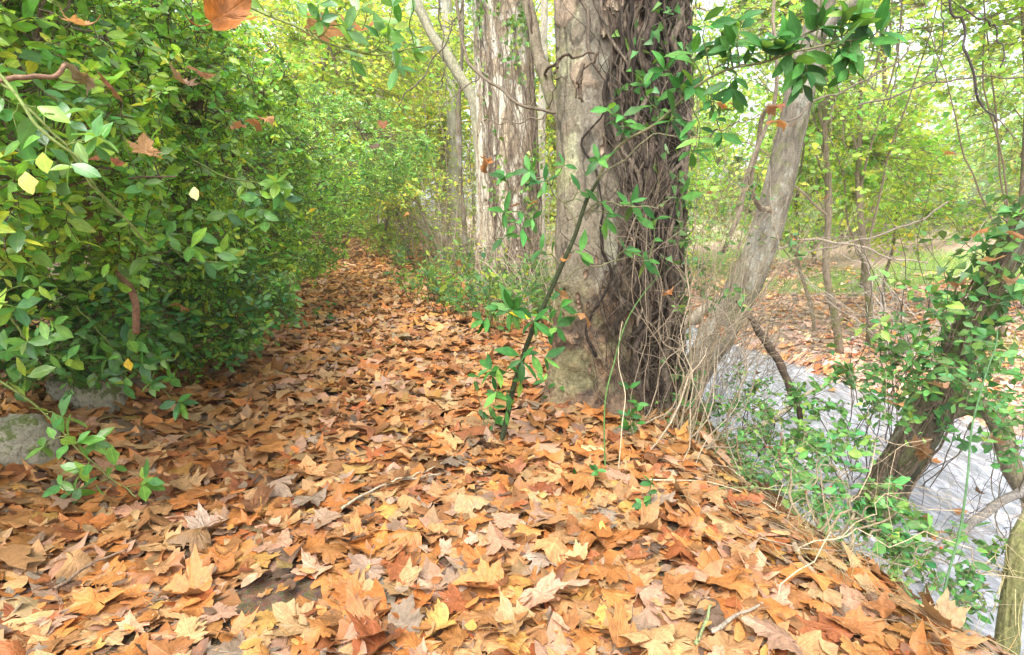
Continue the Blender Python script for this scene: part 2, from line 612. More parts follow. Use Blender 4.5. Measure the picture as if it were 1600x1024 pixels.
bed = (sstep(.8, 1.2, fx - edge(fy)) * (1 - sstep(-.6, -.2, gg)))[:, None]
gc = gc * (1 - bed) + np.array([.16, .15, .11]) * bed
a = Acc()
a.add(np.stack([fx, fy, gz.ravel()], -1), [q], gc)
g = a.build('ground', M_GROUND)
g['kind'] = 'structure'

wy = np.concatenate([np.linspace(-4, 14, 240), np.linspace(14.2, 45, 90)])
wu = np.linspace(0, 1, 90)
X0 = edge(wy) + .55
X1 = far_shore(wy) + .25
wx = X0[:, None] + (X1 - X0)[:, None] * wu[None]
wyy = np.broadcast_to(wy[:, None], wx.shape)
wz = WATER + .05 * (fbm(wx * 3.2 + wyy * .9, wyy * 1.3, 0, 4, 31) - .5) + .012 * (fbm(wx * 7 + wyy * 2, wyy * 3, 0, 3, 33) - .5)
nyw, nxw = wx.shape
i = (np.arange(nyw - 1)[:, None] * nxw + np.arange(nxw - 1)[None]).ravel()
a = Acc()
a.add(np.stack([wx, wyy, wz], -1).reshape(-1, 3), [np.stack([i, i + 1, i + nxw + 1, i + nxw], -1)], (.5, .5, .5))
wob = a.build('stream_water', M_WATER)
wob['kind'] = 'structure'

# ------------------------------------------------------------------ plane leaves
HALF = [(0, 0), (.12, -.09), (.30, -.10), (.42, -.04), (.60, -.06), (.52, .10), (.46, .20), (.58, .27), (.56, .36), (.74, .52), (.55, .52), (.44, .56),
        (.31, .53), (.28, .62), (.33, .74), (.22, .78), (.15, .90), (0, 1.08)]


def plane_template(rings, half=HALF, refine=1):
    h = np.array(half, float)
    out = np.concatenate([h, (h[1:-1] * [-1, 1])[::-1]])
    for _ in range(refine):
        nxt = np.roll(out, -1, 0)
        mid = (out + nxt) / 2
        out = np.stack([out, mid], 1).reshape(-1, 2)
    c = np.array([0, .25])
    V = [c[None]]
    for r in rings:
        V.append(c + (out - c) * r)
    V = np.concatenate(V)
    m = len(out)
    j = np.arange(m)
    j2 = (j + 1) % m
    tris = np.stack([np.zeros(m, int), 1 + j, 1 + j2], -1)
    quads = []
    for k in range(len(rings) - 1):
        b0, b1 = 1 + k * m, 1 + (k + 1) * m
        quads.append(np.stack([b0 + j, b1 + j, b1 + j2, b0 + j2], -1))
    quads = np.concatenate(quads) if quads else np.zeros((0, 4), int)
    return V, [tris, quads]


HALF_LO = [(0, 0), (.28, -.10), (.60, -.06), (.46, .20), (.58, .30), (.74, .52), (.31, .53), (.33, .74), (0, 1.08)]
T_HI = plane_template([.3, .62, 1.0], HALF, 1)
T_MID = plane_template([.55, 1.0], HALF_LO, 0)
T_LO = plane_template([1.0], HALF_LO, 0)
HALF_OV = [(0, 0), (.16, .12), (.26, .36), (.25, .62), (.13, .88), (0, 1.06)]
T_OV = plane_template([.55, 1.0], HALF_OV, 0)


def plane_leaf_verts(T, size, yaw, tiltax, tilt, flip, kap, alpha, wob_, fold, Nn=None):
    """returns V (n,k,3) relative to leaf centre"""
    V2 = T[0]
    n = len(size)
    X = V2[None, :, 0] * RG.uniform(.9, 1.12, (n, 1)) + .05 * RG.standard_normal((n, 1)) * V2[None, :, 1]
    Y = V2[None, :, 1] - .35
    thv = np.arctan2(V2[None, :, 1] - .25, V2[None, :, 0])
    rag = 1 + RG.uniform(0, .22, (n, 1)) * np.sin(2 * thv + RG.uniform(0, 2 * pi, (n, 1))) + RG.uniform(0, .16, (n, 1)) * np.sin(3 * thv + RG.uniform(0, 2 * pi, (n, 1)))
    X = X * rag
    Y = (Y + .1) * rag - .1
    X = X + .028 * RG.standard_normal(X.shape) * (np.abs(V2[None, :, 0]) > .2)
    ca, sa = np.cos(alpha)[:, None], np.sin(alpha)[:, None]
    u = X * ca + Y * sa
    v = -X * sa + Y * ca
    kk = np.where(np.abs(kap) < .05, .05, kap)[:, None]
    z = (1 - np.cos(kk * u)) / kk
    u = np.sin(kk * u) / kk
    X2 = u * ca - v * sa
    Y2 = u * sa + v * ca
    r = np.hypot(V2[None, :, 0], V2[None, :, 1] - .35)
    th = np.arctan2(V2[None, :, 1] - .35, V2[None, :, 0])
    ph = RG.uniform(0, 2 * pi, (n, 1))
    z = z + wob_[:, None] * r ** 2 * np.sin(3 * th + ph) + .5 * wob_[:, None] * r ** 3 * np.sin(7 * th + 2 * ph)
    z = z + fold[:, None] * np.abs(X) + .012 * RG.standard_normal(X.shape)
    P = np.stack([X2, Y2, z], -1) * size[:, None, None]
    P[flip] *= np.array([1, 1, -1.0])
    # tilt about a horizontal axis, then yaw
    c, s = np.cos(tilt), np.sin(tilt)
    ax = np.stack([np.cos(tiltax), np.sin(tiltax), np.zeros(n)], -1)
    K = P
    cr = np.cross(np.broadcast_to(ax[:, None], P.shape), P)
    dt = (P * ax[:, None]).sum(-1, keepdims=True)
    P = K * c[:, None, None] + cr * s[:, None, None] + ax[:, None] * dt * (1 - c)[:, None, None]
    cy, sy = np.cos(yaw)[:, None], np.sin(yaw)[:, None]
    P = np.stack([P[..., 0] * cy - P[..., 1] * sy, P[..., 0] * sy + P[..., 1] * cy, P[..., 2]], -1)
    if Nn is not None:
        # shear to the slope
        z = P[..., 2] - (Nn[:, None, 0] * P[..., 0] + Nn[:, None, 1] * P[..., 1]) / Nn[:, None, 2]
        P = np.concatenate([P[..., :2], z[..., None]], -1)
    return P


def add_plane_leaves(acc, T, V, pos, col):
    n, k, _ = V.shape
    off = (np.arange(n) * k)[:, None, None]
    fs = [(f[None] + off).reshape(-1, f.shape[1]) for f in T[1] if len(f)]
    uv = np.broadcast_to(T[0][None], (n, k, 2))
    acc.add((V + pos[:, None]).reshape(-1, 3), fs, np.repeat(col, k, 0), uv.reshape(-1, 2))


LPAL = .75 * np.array([(.49, .275, .118), (.465, .19, .050), (.30, .103, .034), (.15, .085, .05), (.50, .288, .18), (.50, .27, .07), (.29, .20, .13), (.37, .165, .055)])
LNAME = ['pale tan', 'orange', 'russet', 'dark brown', 'pinkish', 'ochre yellow', 'grey brown', 'chestnut']
LW = [34, 30, 9, 3, 11, 4, 3.5, 17]


def litter_batch(acc, x, y, T, smin, smax, zlo, zhi, palw=LW, dim=1.0, tint=(1, 1, 1), curl=1.0):
    n = len(x)
    Nn = Hn(x, y)
    size = RG.uniform(smin, smax, n)
    kap = RG.normal(0, .75, n) * curl
    V = plane_leaf_verts(T, size, RG.uniform(0, 2 * pi, n), RG.uniform(0, 2 * pi, n), np.abs(RG.normal(0, .17, n)), RG.random(n) < .45, kap,
                         RG.uniform(0, pi, n), RG.normal(0, .28, n), RG.normal(0, .12, n), Nn)
    base = H(x, y) + RG.uniform(zlo, zhi, n) - .42 * np.minimum(V[..., 2].min(1), 0)
    c, _ = pick(LPAL, palw, n)
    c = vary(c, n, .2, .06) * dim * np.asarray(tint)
    add_plane_leaves(acc, T, V, np.stack([x, y, base], -1), c)


def tree_clear(x, y):
    return ((x - .62) ** 2 + (y - 3.75) ** 2 > .36 ** 2) & ((x + .1) ** 2 + (y - 8.2) ** 2 > .4 ** 2)


def scatter(n, x0, x1, y0, y1, f=None):
    x = RG.uniform(x0, x1, n)
    y = RG.uniform(y0, y1, n)
    k = tree_clear(x, y)
    if f is not None:
        k &= f(x, y)
    return x[k], y[k]


lit = Acc()
NEAR = 2.75
bare = [(gpt(430, 940), .16), (gpt(870, 690), .10), (gpt(560, 700), .1)]


def notbare(x, y):
    k = np.ones(len(x), bool)
    for c, r in bare:
        k &= (x - c[0]) ** 2 + (y - c[1]) ** 2 > (r * (.7 + .6 * noise(x * 9, y * 9, 0, 5))) ** 2
    return k


x, y = scatter(3600, -3.2, 1.75, .55, NEAR + .2, lambda x, y: (x < edge(y) + .25) & notbare(x, y))
litter_batch(lit, x, y, T_MID, .075, .13, 0, .018, dim=.92)
x, y = scatter(2600, -3.2, 1.7, .6, 4.5, lambda x, y: (x < edge(y) + .3) & (x > left_edge(y) - 1.4))
litter_batch(lit, x, y, T_OV, .035, .075, .012, .05, palw=[14, 14, 14, 14, 5, 8, 14, 16])
x, y = scatter(1800, -3.2, 1.7, .6, 3.6, lambda x, y: (x < edge(y) + .3) & (x > left_edge(y) - 1.4))
litter_batch(lit, x, y, T_LO, .02, .05, .004, .03, palw=[10, 10, 16, 20, 4, 4, 20, 16])
x, y = scatter(5200, -3.6, 1.9, NEAR - .1, 5.5, lambda x, y: (x < edge(y) + .3) & (x > left_edge(y) - 1.6) & notbare(x, y))
litter_batch(lit, x, y, T_MID, .075, .145, 0, .05)
x, y = scatter(11000, -7, 2, 5.3, 12, lambda x, y: (x < edge(y) + .4) & (x > left_edge(y) - 1.4))
litter_batch(lit, x, y, T_LO, .08, .145, 0, .05, palw=[34, 26, 8, 3, 11, 4, 4, 16], dim=1.15)
x, y = scatter(13000, -12, 1.5, 12, 30, lambda x, y: (x < edge(y)) & (x > left_edge(y) - 1) & (x < left_edge(y) + 4.5))
litter_batch(lit, x, y, T_LO, .10, .17, 0, .06, palw=[34, 26, 8, 3, 11, 4, 4, 16], dim=1.15)
# the bank towards the water: sparser, duller
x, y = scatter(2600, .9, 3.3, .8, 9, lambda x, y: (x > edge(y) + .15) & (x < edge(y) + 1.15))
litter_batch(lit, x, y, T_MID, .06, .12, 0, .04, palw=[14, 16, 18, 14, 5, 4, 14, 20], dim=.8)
# far bank: bleached pinkish leaves
x, y = scatter(15000, 2.5, 14, 5, 20, lambda x, y: (x > far_shore(y) + .05) & (x < far_shore(y) + 7) & (RG.random(len(x)) > .75 * sstep(.42, .58, fbm(x * .35, y * .35, 0, 3, 21)) * sstep(2, 4, x - far_shore(y))))
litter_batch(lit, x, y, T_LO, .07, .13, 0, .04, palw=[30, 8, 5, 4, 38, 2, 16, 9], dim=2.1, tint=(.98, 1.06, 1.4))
# under the hedge on the left
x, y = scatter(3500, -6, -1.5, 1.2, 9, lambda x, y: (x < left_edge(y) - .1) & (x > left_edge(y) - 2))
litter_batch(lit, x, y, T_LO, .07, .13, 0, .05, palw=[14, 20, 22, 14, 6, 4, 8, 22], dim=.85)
o = lit.build('leaf_litter', M_DEAD)
tag(o, 'deep carpet of fallen brown plane leaves covering path and banks', 'fallen leaves', None, 'stuff')

# individual near leaves
cand = []
pts = []
tries = 0
while len(pts) < 300 and tries < 60000:
    tries += 1
    px = RG.uniform(-40, 1560)
    py = 1060 - 330 * RG.random() ** 1.25
    d = ray(px, py)
    t = -CAM[2] / d[2]
    p = CAM + d * t
    if p[0] > edge(p[1]) + .02 or p[1] > NEAR or p[0] < left_edge(p[1]) + .02:
        continue
    if any((p[0] - c[0]) ** 2 + (p[1] - c[1]) ** 2 < (r * .8) ** 2 for c, r in bare):
        continue
    md = .062 + .012 * (p[1] - 1)
    if all((p[0] - a_[0]) ** 2 + (p[1] - a_[1]) ** 2 > md ** 2 for a_ in pts):
        pts.append((p[0], p[1]))
pts = np.array(pts)
n = len(pts)
hx, hy = pts[:, 0], pts[:, 1]
hs = RG.choice([.08, .10, .12, .14], n, p=[.25, .35, .27, .13]) * RG.uniform(.92, 1.08, n)
hform = RG.choice(4, n, p=[.45, .32, .09, .14])          # flat, curled, rolled, folded
hk = np.select([hform == 0, hform == 1, hform == 2, hform == 3], [RG.normal(0, .25, n), RG.uniform(.7, 1.2, n), RG.uniform(1.7, 2.4, n), RG.uniform(.2, .6, n)])
hfold = np.where(hform == 3, RG.uniform(.5, 1.0, n), RG.normal(0, .06, n))
hflip = RG.random(n) < .35
hV = plane_leaf_verts(T_HI, hs, RG.uniform(0, 2 * pi, n), RG.uniform(0, 2 * pi, n), np.abs(RG.normal(0, .15, n)), hflip, hk, RG.uniform(0, pi, n),
                      RG.normal(0, .22, n) * np.where(hform == 0, .6, 1.2), hfold, Hn(hx, hy))
hz = H(hx, hy) + RG.uniform(.014, .036, n) - .5 * np.minimum(hV[..., 2].min(1), 0)
hc, hci = pick(LPAL, LW, n)
hc = vary(hc, n, .14, .05)
ppx, ppy, _ = proj(np.stack([hx, hy, hz], -1))
FORM = ['flat', 'curled', 'rolled up', 'folded']
SIZE = np.where(hs < .09, 'small', np.where(hs < .11, 'middling', np.where(hs < .13, 'large', 'very large')))
MARK = [(60, 770, 'below the mossy stones'), (430, 940, 'beside the bare soil patch'), (565, 800, 'near the pale forked stick'), (790, 740, 'before the leaning sapling'),
        (1270, 920, 'beside the dry branch stub'), (130, 1010, 'in the lower left corner'), (760, 1010, 'at the bottom middle'), (1400, 1000, 'in the lower right corner'),
        (1050, 790, 'below the big trunk'), (1250, 830, 'on the bank edge'), (280, 850, 'left of the path middle'), (980, 920, 'right of the path middle'),
        (680, 890, 'in the path middle')]
keys = {}
for i in range(n):
    z = min(MARK, key=lambda m_: (m_[0] - ppx[i]) ** 2 + 1.6 * (m_[1] - ppy[i]) ** 2)[2]
    keys.setdefault((SIZE[i], LNAME[hci[i]], FORM[hform[i]], z), []).append(i)
ORD = ['first', 'second', 'third', 'fourth', 'fifth', 'sixth', 'seventh', 'eighth']
hl = [''] * n
for (s_, c_, f_, z_), ids in keys.items():
    ids.sort(key=lambda i_: ppx[i_])
    for r, i_ in enumerate(ids):
        base = f'{s_} {c_} {f_} plane leaf {z_}'
        if len(ids) == 2:
            base += ', ' + ('left' if r == 0 else 'right') + ' one of two'
        elif len(ids) > 2:
            base += f', {ORD[min(r, 7)]} from left'
        hl[i_] = base
for i in range(n):
    a = Acc()
    add_plane_leaves(a, T_HI, hV[i:i + 1], np.array([[hx[i], hy[i], hz[i]]]), hc[i:i + 1])
    ob = a.build('fallen_leaf', M_DEAD, origin=(hx[i], hy[i], hz[i]))
    tag(ob, hl[i], 'leaf', 'fallen plane leaves lying nearest on the path')
    # stalk
    b0 = hV[i, 0] * 0 + hV[i, len(T_HI[0]) - len(T_HI[0]) // 3 * 0 - 1] * 0
    k0 = 1 + 2 * ((len(T_HI[0]) - 1) // 3)        # outer ring, first vertex: the leaf base
    q0 = hV[i, k0] + np.array([hx[i], hy[i], hz[i]])
    dirv = nrm(hV[i, k0] - hV[i, 0])
    L_ = hs[i] * RG.uniform(.35, .65)
    e_ = q0 + dirv * L_ + np.array([RG.normal(0, .015), RG.normal(0, .015), 0])
    e_[2] = max(e_[2], H(e_[0], e_[1]) + .012)
    a = Acc()
    tubes(a, bez(q0, (q0 + e_) / 2 + np.array([0, 0, .012]), e_, 5), np.array([.0011, .0012, .0013, .0015, .002])[None], 4, hc[i] * .75, cap=False)
    st = a.build('stalk', M_STALK)
    st.parent = ob
    st.data.transform(__import__('mathutils').Matrix.Translation([-float(v) for v in (hx[i], hy[i], hz[i])]))


# ------------------------------------------------------------------ trunks
def trunk_surface(path, rad, nphi, nh, disp):
    """path (k,3) control points, rad fn(t)->r, disp fn(phi,t,h)->(extra radius, colour)"""
    P = spline(path, nh)
    T = nrm(np.gradient(P, axis=0))
    X = np.zeros_like(P)
    X[:, 0] = 1
    N1 = nrm(X - T * (X * T).sum(-1, keepdims=True))
    N2 = np.cross(T, N1)
    L = np.concatenate([[0], np.cumsum(np.linalg.norm(np.diff(P, axis=0), axis=1))])
    phi = np.linspace(-pi, pi, nphi, endpoint=False)
    ph, hh = np.meshgrid(phi, L)
    r0 = np.interp(hh, L, rad(np.linspace(0, 1, nh)))
    dr, col = disp(ph, hh, r0)
    r = r0 + dr
    V = P[:, None] + N1[:, None] * (np.cos(ph) * r)[..., None] + N2[:, None] * (np.sin(ph) * r)[..., None]
    i = np.arange(nh - 1)[:, None] * nphi
    j = np.arange(nphi)[None]
    j2 = (j + 1) % nphi
    q = np.stack([i + j, i + j2, i + nphi + j2, i + nphi + j], -1).reshape(-1, 4)
    return V, q, col, (P, N1, N2, L, r, phi)


def on_trunk(S, phi, h, off):
    P, N1, N2, L, r, ph = S
    p = np.stack([np.interp(h, L, P[:, k]) for k in range(3)], -1)
    n1 = np.stack([np.interp(h, L, N1[:, k]) for k in range(3)], -1)
    n2 = np.stack([np.interp(h, L, N2[:, k]) for k in range(3)], -1)
    ih = np.clip(np.searchsorted(L, h), 0, len(L) - 1)
    ip = np.floor(((phi + pi) % (2 * pi)) / (2 * pi) * len(ph)).astype(int) % len(ph)
    rr = r[ih, ip] + off
    return p + n1 * (np.cos(phi) * rr)[..., None] + n2 * (np.sin(phi) * rr)[..., None]


def lerp3(a, b, w):
    w = np.asarray(w)[..., None]
    return np.asarray(a) * (1 - w) + np.asarray(b) * w


# --- main plane tree -------------------------------------------------
TB = np.array([.62, 3.75, float(H(.62, 3.75)) - .12])
mt = thing('plane_tree', TB, 'massive plane tree with peeling pale bark and woody vines right of the path', 'tree')


def main_disp(ph, h, r0):
    cx, sy = np.cos(ph), np.sin(ph)
    X, Y = cx * r0, sy * r0
    # flare and buttresses
    dr = .16 * np.exp(-h / .22) * (1 + .5 * np.cos(5 * ph + .6)) + .035 * np.cos(3 * ph + 1.1 + .4 * h)
    dr += .05 * (fbm(X * 3, Y * 3, h * 1.2, 3, 41) - .5)
    # plates: stepped noise
    wx = .06 * fbm(X * 9, Y * 9, h * 9, 3, 51)
    n1 = fbm(X * 5 + wx * 5, Y * 5 + wx * 5, h * 1.7, 6, 43)
    lev = np.floor(n1 * 9) / 9
    fr = n1 * 9 - np.floor(n1 * 9)
    edgev = np.exp(-((fr) / .10) ** 2) * sstep(.40, .60, fbm(X * 4 + 9, Y * 4, h * 2, 3, 44))
    dr += .016 * (lev - .45) - .003 * edgev
    lv = np.floor(n1 * 9).astype(int)
    pal = np.array([.74, .79, .78]) * np.array([(.33, .30, .23), (.40, .365, .29), (.36, .315, .24), (.43, .40, .32), (.38, .335, .26), (.45, .42, .34), (.31, .26, .20), (.41, .365, .28), (.24, .175, .12)])
    col = pal[np.clip(lv + 0, 0, 8)]
    col = lerp3(col, col * .35, .65 * edgev)
    # olive-yellow new bark, high in the middle
    ol = sstep(.45, .62, fbm(X * 2.2, Y * 2.2, h * .9, 3, 47)) * sstep(.9, 1.6, h)
    col = lerp3(col, col * np.array([.88, .86, .62]), ol)
    mo = sstep(.44, .53, fbm(X * 7 + 11, Y * 7, h * 3.2 + 2, 5, 111))
    col = lerp3(col, lerp3((.12, .098, .072), (.24, .205, .155), fbm(X * 30, Y * 30, h * 22, 3, 113)), mo * .8)
    dr += .006 * mo
    ck = 1 - np.abs(2 * fbm(X * 13 + 3, Y * 13, h * 3.2, 4, 117) - 1)
    ckm = sstep(.90, .98, ck) * sstep(.4, .55, fbm(X * 4, Y * 4, h * 1.5, 2, 119))
    col = lerp3(col, col * .4, .8 * ckm)
    dr -= .005 * ckm
    # shaggy brown side under the vines (camera right)
    edge_phi = -1.50 + .35 * (fbm(X * 2, Y * 2, h * 1.5, 3, 61) - .5) * 2
    sh = sstep(-.12, .18, ph - edge_phi) * (1 - sstep(1.0, 1.6, ph))
    win = sstep(.56, .64, fbm(X * 2.6 + 7, Y * 2.6, h * .9 + 2.2, 2, 67))      # windows of clear bark
    sh = sh * (1 - .9 * win * sstep(1.4, 1.9, h))
    rid = 1 - np.abs(2 * fbm(X * 16, Y * 16, h * 1.6, 4, 71) - 1)
    dr += sh * (.05 * rid ** 2 - .01 + .03 * (fbm(X * 26, Y * 26, h * 9, 3, 73) - .5))
    brown = lerp3((.026, .019, .014), (.13, .10, .07), sstep(.45, .98, rid) * (.4 + .6 * fbm(X * 30, Y * 30, h * 6, 2, 79)))
    col = lerp3(col, brown, sh)
    # crusty, earthy foot
    ft = sstep(1.22, .72, h + .35 * (fbm(X * 6, Y * 6, h * 6, 4, 83) - .5))
    crust = fbm(X * 14, Y * 14, h * 12, 5, 89)
    dr += ft * (.06 * (crust - .5))
    ec = lerp3((.05, .03, .02), (.19, .12, .072), sstep(.36, .62, crust))
    ec = lerp3(ec, np.array([.16, .15, .07]), .7 * sstep(.5, .62, fbm(X * 5, Y * 5, h * 5, 3, 97)))
    col = lerp3(col, ec, ft * .92 * (1 - .4 * sh))
    # ragged flakes across the upper middle
    fl = sstep(.50, .56, fbm(X * 5 + 3, Y * 5, h * 3.0 + 5, 4, 101)) * sstep(1.6, 2.1, h) * (1 - sh)
    dr += fl * .010 * (.6 + .8 * fbm(X * 20, Y * 20, h * 9, 3, 121))
    col = lerp3(col, lerp3((.16, .11, .075), (.36, .28, .20), fbm(X * 24, Y * 24, h * 14, 3, 103)), fl * .85)
    return dr, col


main_path = [TB, TB + [.005, 0, 1.0], TB + [-.005, .02, 2.2], TB + [-.04, .05, 3.6], TB + [-.10, .1, 6.0]]
V, q, col, S_MAIN = trunk_surface(main_path, lambda t: np.interp(t, [0, .2, .5, 1], [.355, .335, .33, .28]), 620, 1150, main_disp)
a = Acc()
a.add(V.reshape(-1, 3), [q], col.reshape(-1, 3))


# loose bark flakes standing off the trunk
def flakes(acc, S, n, h0, h1, p0, p1, smin, smax, c0, c1, lift=.012):
    ph = RG.uniform(p0, p1, n)
    h = RG.uniform(h0, h1, n)
    for k in range(n):
        w_, l_ = RG.uniform(smin, smax), RG.uniform(smin, smax) * 1.7
        u = np.array([-1, -.3, .4, 1, .8, .1, -.7])
        v = np.array([-.3, -1, -.8, -.1, .7, 1, .8])
        r = .7 + .5 * RG.random(7)
        r_in = S[4].mean()
        pp = ph[k] + u * r * w_ * .5 / r_in
        hh = h[k] + v * r * l_ * .5
        lf = lift * (.35 + 1.0 * np.clip(v, -1, 1) ** 2 + .5 * RG.random(7))
        outer = on_trunk(S, pp, hh, lf)
        inner = on_trunk(S, pp, hh, -.004)
        V = np.concatenate([outer, inner])
        j = np.arange(7)
        q = np.stack([j, (j + 1) % 7, 7 + (j + 1) % 7, 7 + j], -1)
        acc.add(V, [q, j[None]], lerp3(c0, c1, RG.random()) * np.ones((14, 1)))


flakes(a, S_MAIN, 34, 1.7, 3.0, -1.9, -1.3, .02, .055, (.17, .115, .08), (.36, .28, .20), .008)
flakes(a, S_MAIN, 30, .3, 1.1, -2.6, -1.2, .015, .04, (.13, .085, .055), (.22, .15, .10), .006)
flakes(a, S_MAIN, 60, 2.35, 2.75, -1.9, -1.3, .03, .08, (.17, .12, .08), (.38, .30, .22), .03)
a.build('trunk', M_PLANE, mt)
# limb behind on the left, coming down to the trunk
a = Acc()
lp = spline([at(812, -60, 4.4) + [-.1, .1, 1.0], at(812, -60, 4.4), at(826, 20, 4.35), at(840, 80, 4.3), at(850, 118, 4.25), at(866, 160, 4.15), at(885, 200, 4.0)], 40)
tubes(a, wig(lp[None], .006, 3), np.interp(np.linspace(0, 1, 40), [0, .55, .62, .7, 1], [.036, .042, .058, .045, .06])[None], 12, (.24, .20, .14))
a.build('limb', M_MOSSBARK, mt)
a = Acc()
for pl, r in (([(826, 0), (838, 60), (848, 112)], .008), ([(850, 118), (872, 90), (905, 84), (935, 82)], .010), ([(935, 82), (918, 100), (905, 125), (900, 150)], .008),
              ([(845, 112), (858, 122), (880, 128)], .006), ([(912, 100), (906, 140), (912, 160)], .012), ([(880, 88), (872, 108), (870, 112)], .006)):
    p3 = [at(x_, y_, 4.3 if x_ < 860 else 3.33) for x_, y_ in pl]
    tubes(a, wig(spline(p3, 16)[None], .01, 2), np.linspace(r, r * .6, 16)[None], 6, (.11, .08, .055))
a.build('dead_twigs', M_WOOD, mt)

# --- woody vine stems on it ------------------------------------------
vt = thing('climbing_vine', TB + [.25, -.25, .1], 'tangle of thick woody vine stems climbing the massive plane tree', 'vine')


def vine(S, p0, h0, h1, wander, r, off, n=60, lean=0.0):
    h = np.linspace(h0, h1, n)
    k = RG.uniform(0, 100)
    ph = p0 + lean * (h - h0) + wander * 2 * (fbm(h * .9 + k, k, 0, 3, 7) - .5) + .35 * wander * 2 * (fbm(h * 4 + k, k, 0, 2, 9) - .5)
    o_ = off + .02 * fbm(h * 2.0, k + 5, 0, 2, 12)
    return on_trunk(S, ph, h, o_ + r * .5)


thick = [(-1.05, .0, 3.9, .35, .030), (-.75, .0, 3.9, .3, .034), (-.45, .05, 3.9, .35, .026), (-.15, .0, 3.9, .3, .030), (.15, .0, 3.9, .3, .028), (-1.25, .9, 3.9, .25, .022),
         (-.95, 1.0, 3.9, .45, .024), (-.6, .4, 3.9, .5, .020), (-.3, .6, 3.9, .5, .022), (.35, .2, 3.9, .4, .026)]
for (p0, h0, h1, wd, r) in thick:
    a = Acc()
    pl = vine(S_MAIN, p0, h0, h1, wd * 1.9, r, RG.uniform(.02, .05), 110)
    rr = .78 * r * (.45 + 1.0 * fbm(np.linspace(0, 22, 110), p0 * 9, 0, 4, 4))
    cc = lerp3((.06, .044, .032), (.18, .142, .105), RG.random())
    tubes(a, pl[None], rr[None], 9, cc)
    a.build('stem', M_VINE, vt)
a = Acc()
for k in range(130):
    p0 = RG.uniform(-1.45, .5)
    h0 = RG.uniform(0, 2.2)
    r = RG.uniform(.004, .014)
    pl = vine(S_MAIN, p0, h0, h0 + RG.uniform(.7, 2.4), RG.uniform(.4, 1.3), r, RG.uniform(.01, .075), 44, RG.normal(0, .25))
    tubes(a, pl[None], (np.linspace(r, r * .6, 44) * (.45 + 1.1 * fbm(np.linspace(0, 11, 44), k * 1.7, 0, 3, 6)))[None], 6, lerp3((.03, .022, .016), (.19, .15, .11), RG.random() ** 1.4))
a.build('thin_stems', M_VINE, vt)
a = Acc()
for k in range(1300):
    p0 = RG.uniform(-1.5, .5)
    h0 = RG.uniform(.1, 3.0)
    r = RG.uniform(.0012, .0035)
    pl = vine(S_MAIN, p0, h0, h0 + RG.uniform(.1, .5), RG.uniform(.3, 1.5), r, RG.uniform(.005, .085), 14, RG.normal(0, 1.0))
    tubes(a, pl[None], np.linspace(r, r * .5, 14)[None], 4, lerp3((.028, .021, .015), (.20, .16, .118), RG.random() ** 1.5), cap=False)
a.build('rootlets', M_VINE, vt)
a = Acc()
for k in range(34):
    p0, h0 = RG.uniform(-1.35, .35), RG.uniform(.35, 3.1)
    m_ = RG.integers(8, 22)
    h_ = h0 + RG.normal(0, .10, m_)
    P_ = on_trunk(S_MAIN, p0 + RG.normal(0, .16, m_), h_, RG.uniform(.04, .14, m_))
    N_ = nrm(on_trunk(S_MAIN, p0 + 0 * h_, h_, 1 + 0 * h_) - P_)
    leaves(a, P_, rand_dir(m_) * .8 + np.array([0, 0, -.5]), N_ + .5 * RG.standard_normal((m_, 3)), .055 * RG.uniform(.6, 1.3, m_), .022, vary(np.tile((.06, .17, .035), (m_, 1)), m_, .25), 'ivy')
a.build('foliage', M_IVY, vt)
# left-hand vine strip of dark clinging stems
lt = thing('clinging_vine', TB + [.0, -.35, 1.2], 'dark clump of clinging vine stems down the pale face of the plane tree', 'vine')
a = Acc()
for k in range(60):
    h = np.linspace(3.4, RG.uniform(1.85, 2.4), 30)
    mid = np.interp(h, [1.9, 2.1, 2.35, 2.6, 3.4], [-1.42, -1.48, -1.62, -1.9, -2.0])
    kk = RG.uniform(0, 99)
    ph = mid + RG.normal(0, .08) + .35 * (fbm(h * 3 + kk, kk, 0, 3, 3) - .5)
    r = RG.uniform(.003, .010)
    pl = on_trunk(S_MAIN, ph, h, RG.uniform(.0, .035) + 0 * h)
    tubes(a, pl[None], np.linspace(r, r * .7, 30)[None], 5, lerp3((.06, .042, .03), (.24, .18, .13), RG.random() ** 1.5))
a.build('stem', M_VINE, lt)

# --- second plane tree -----------------------------------------------
T2 = np.array([-.06, 8.2, float(H(-.06, 8.2)) - .1])
t2 = thing('plane_tree', T2, 'pale flaky barked plane tree standing behind the massive one beside the path', 'tree')


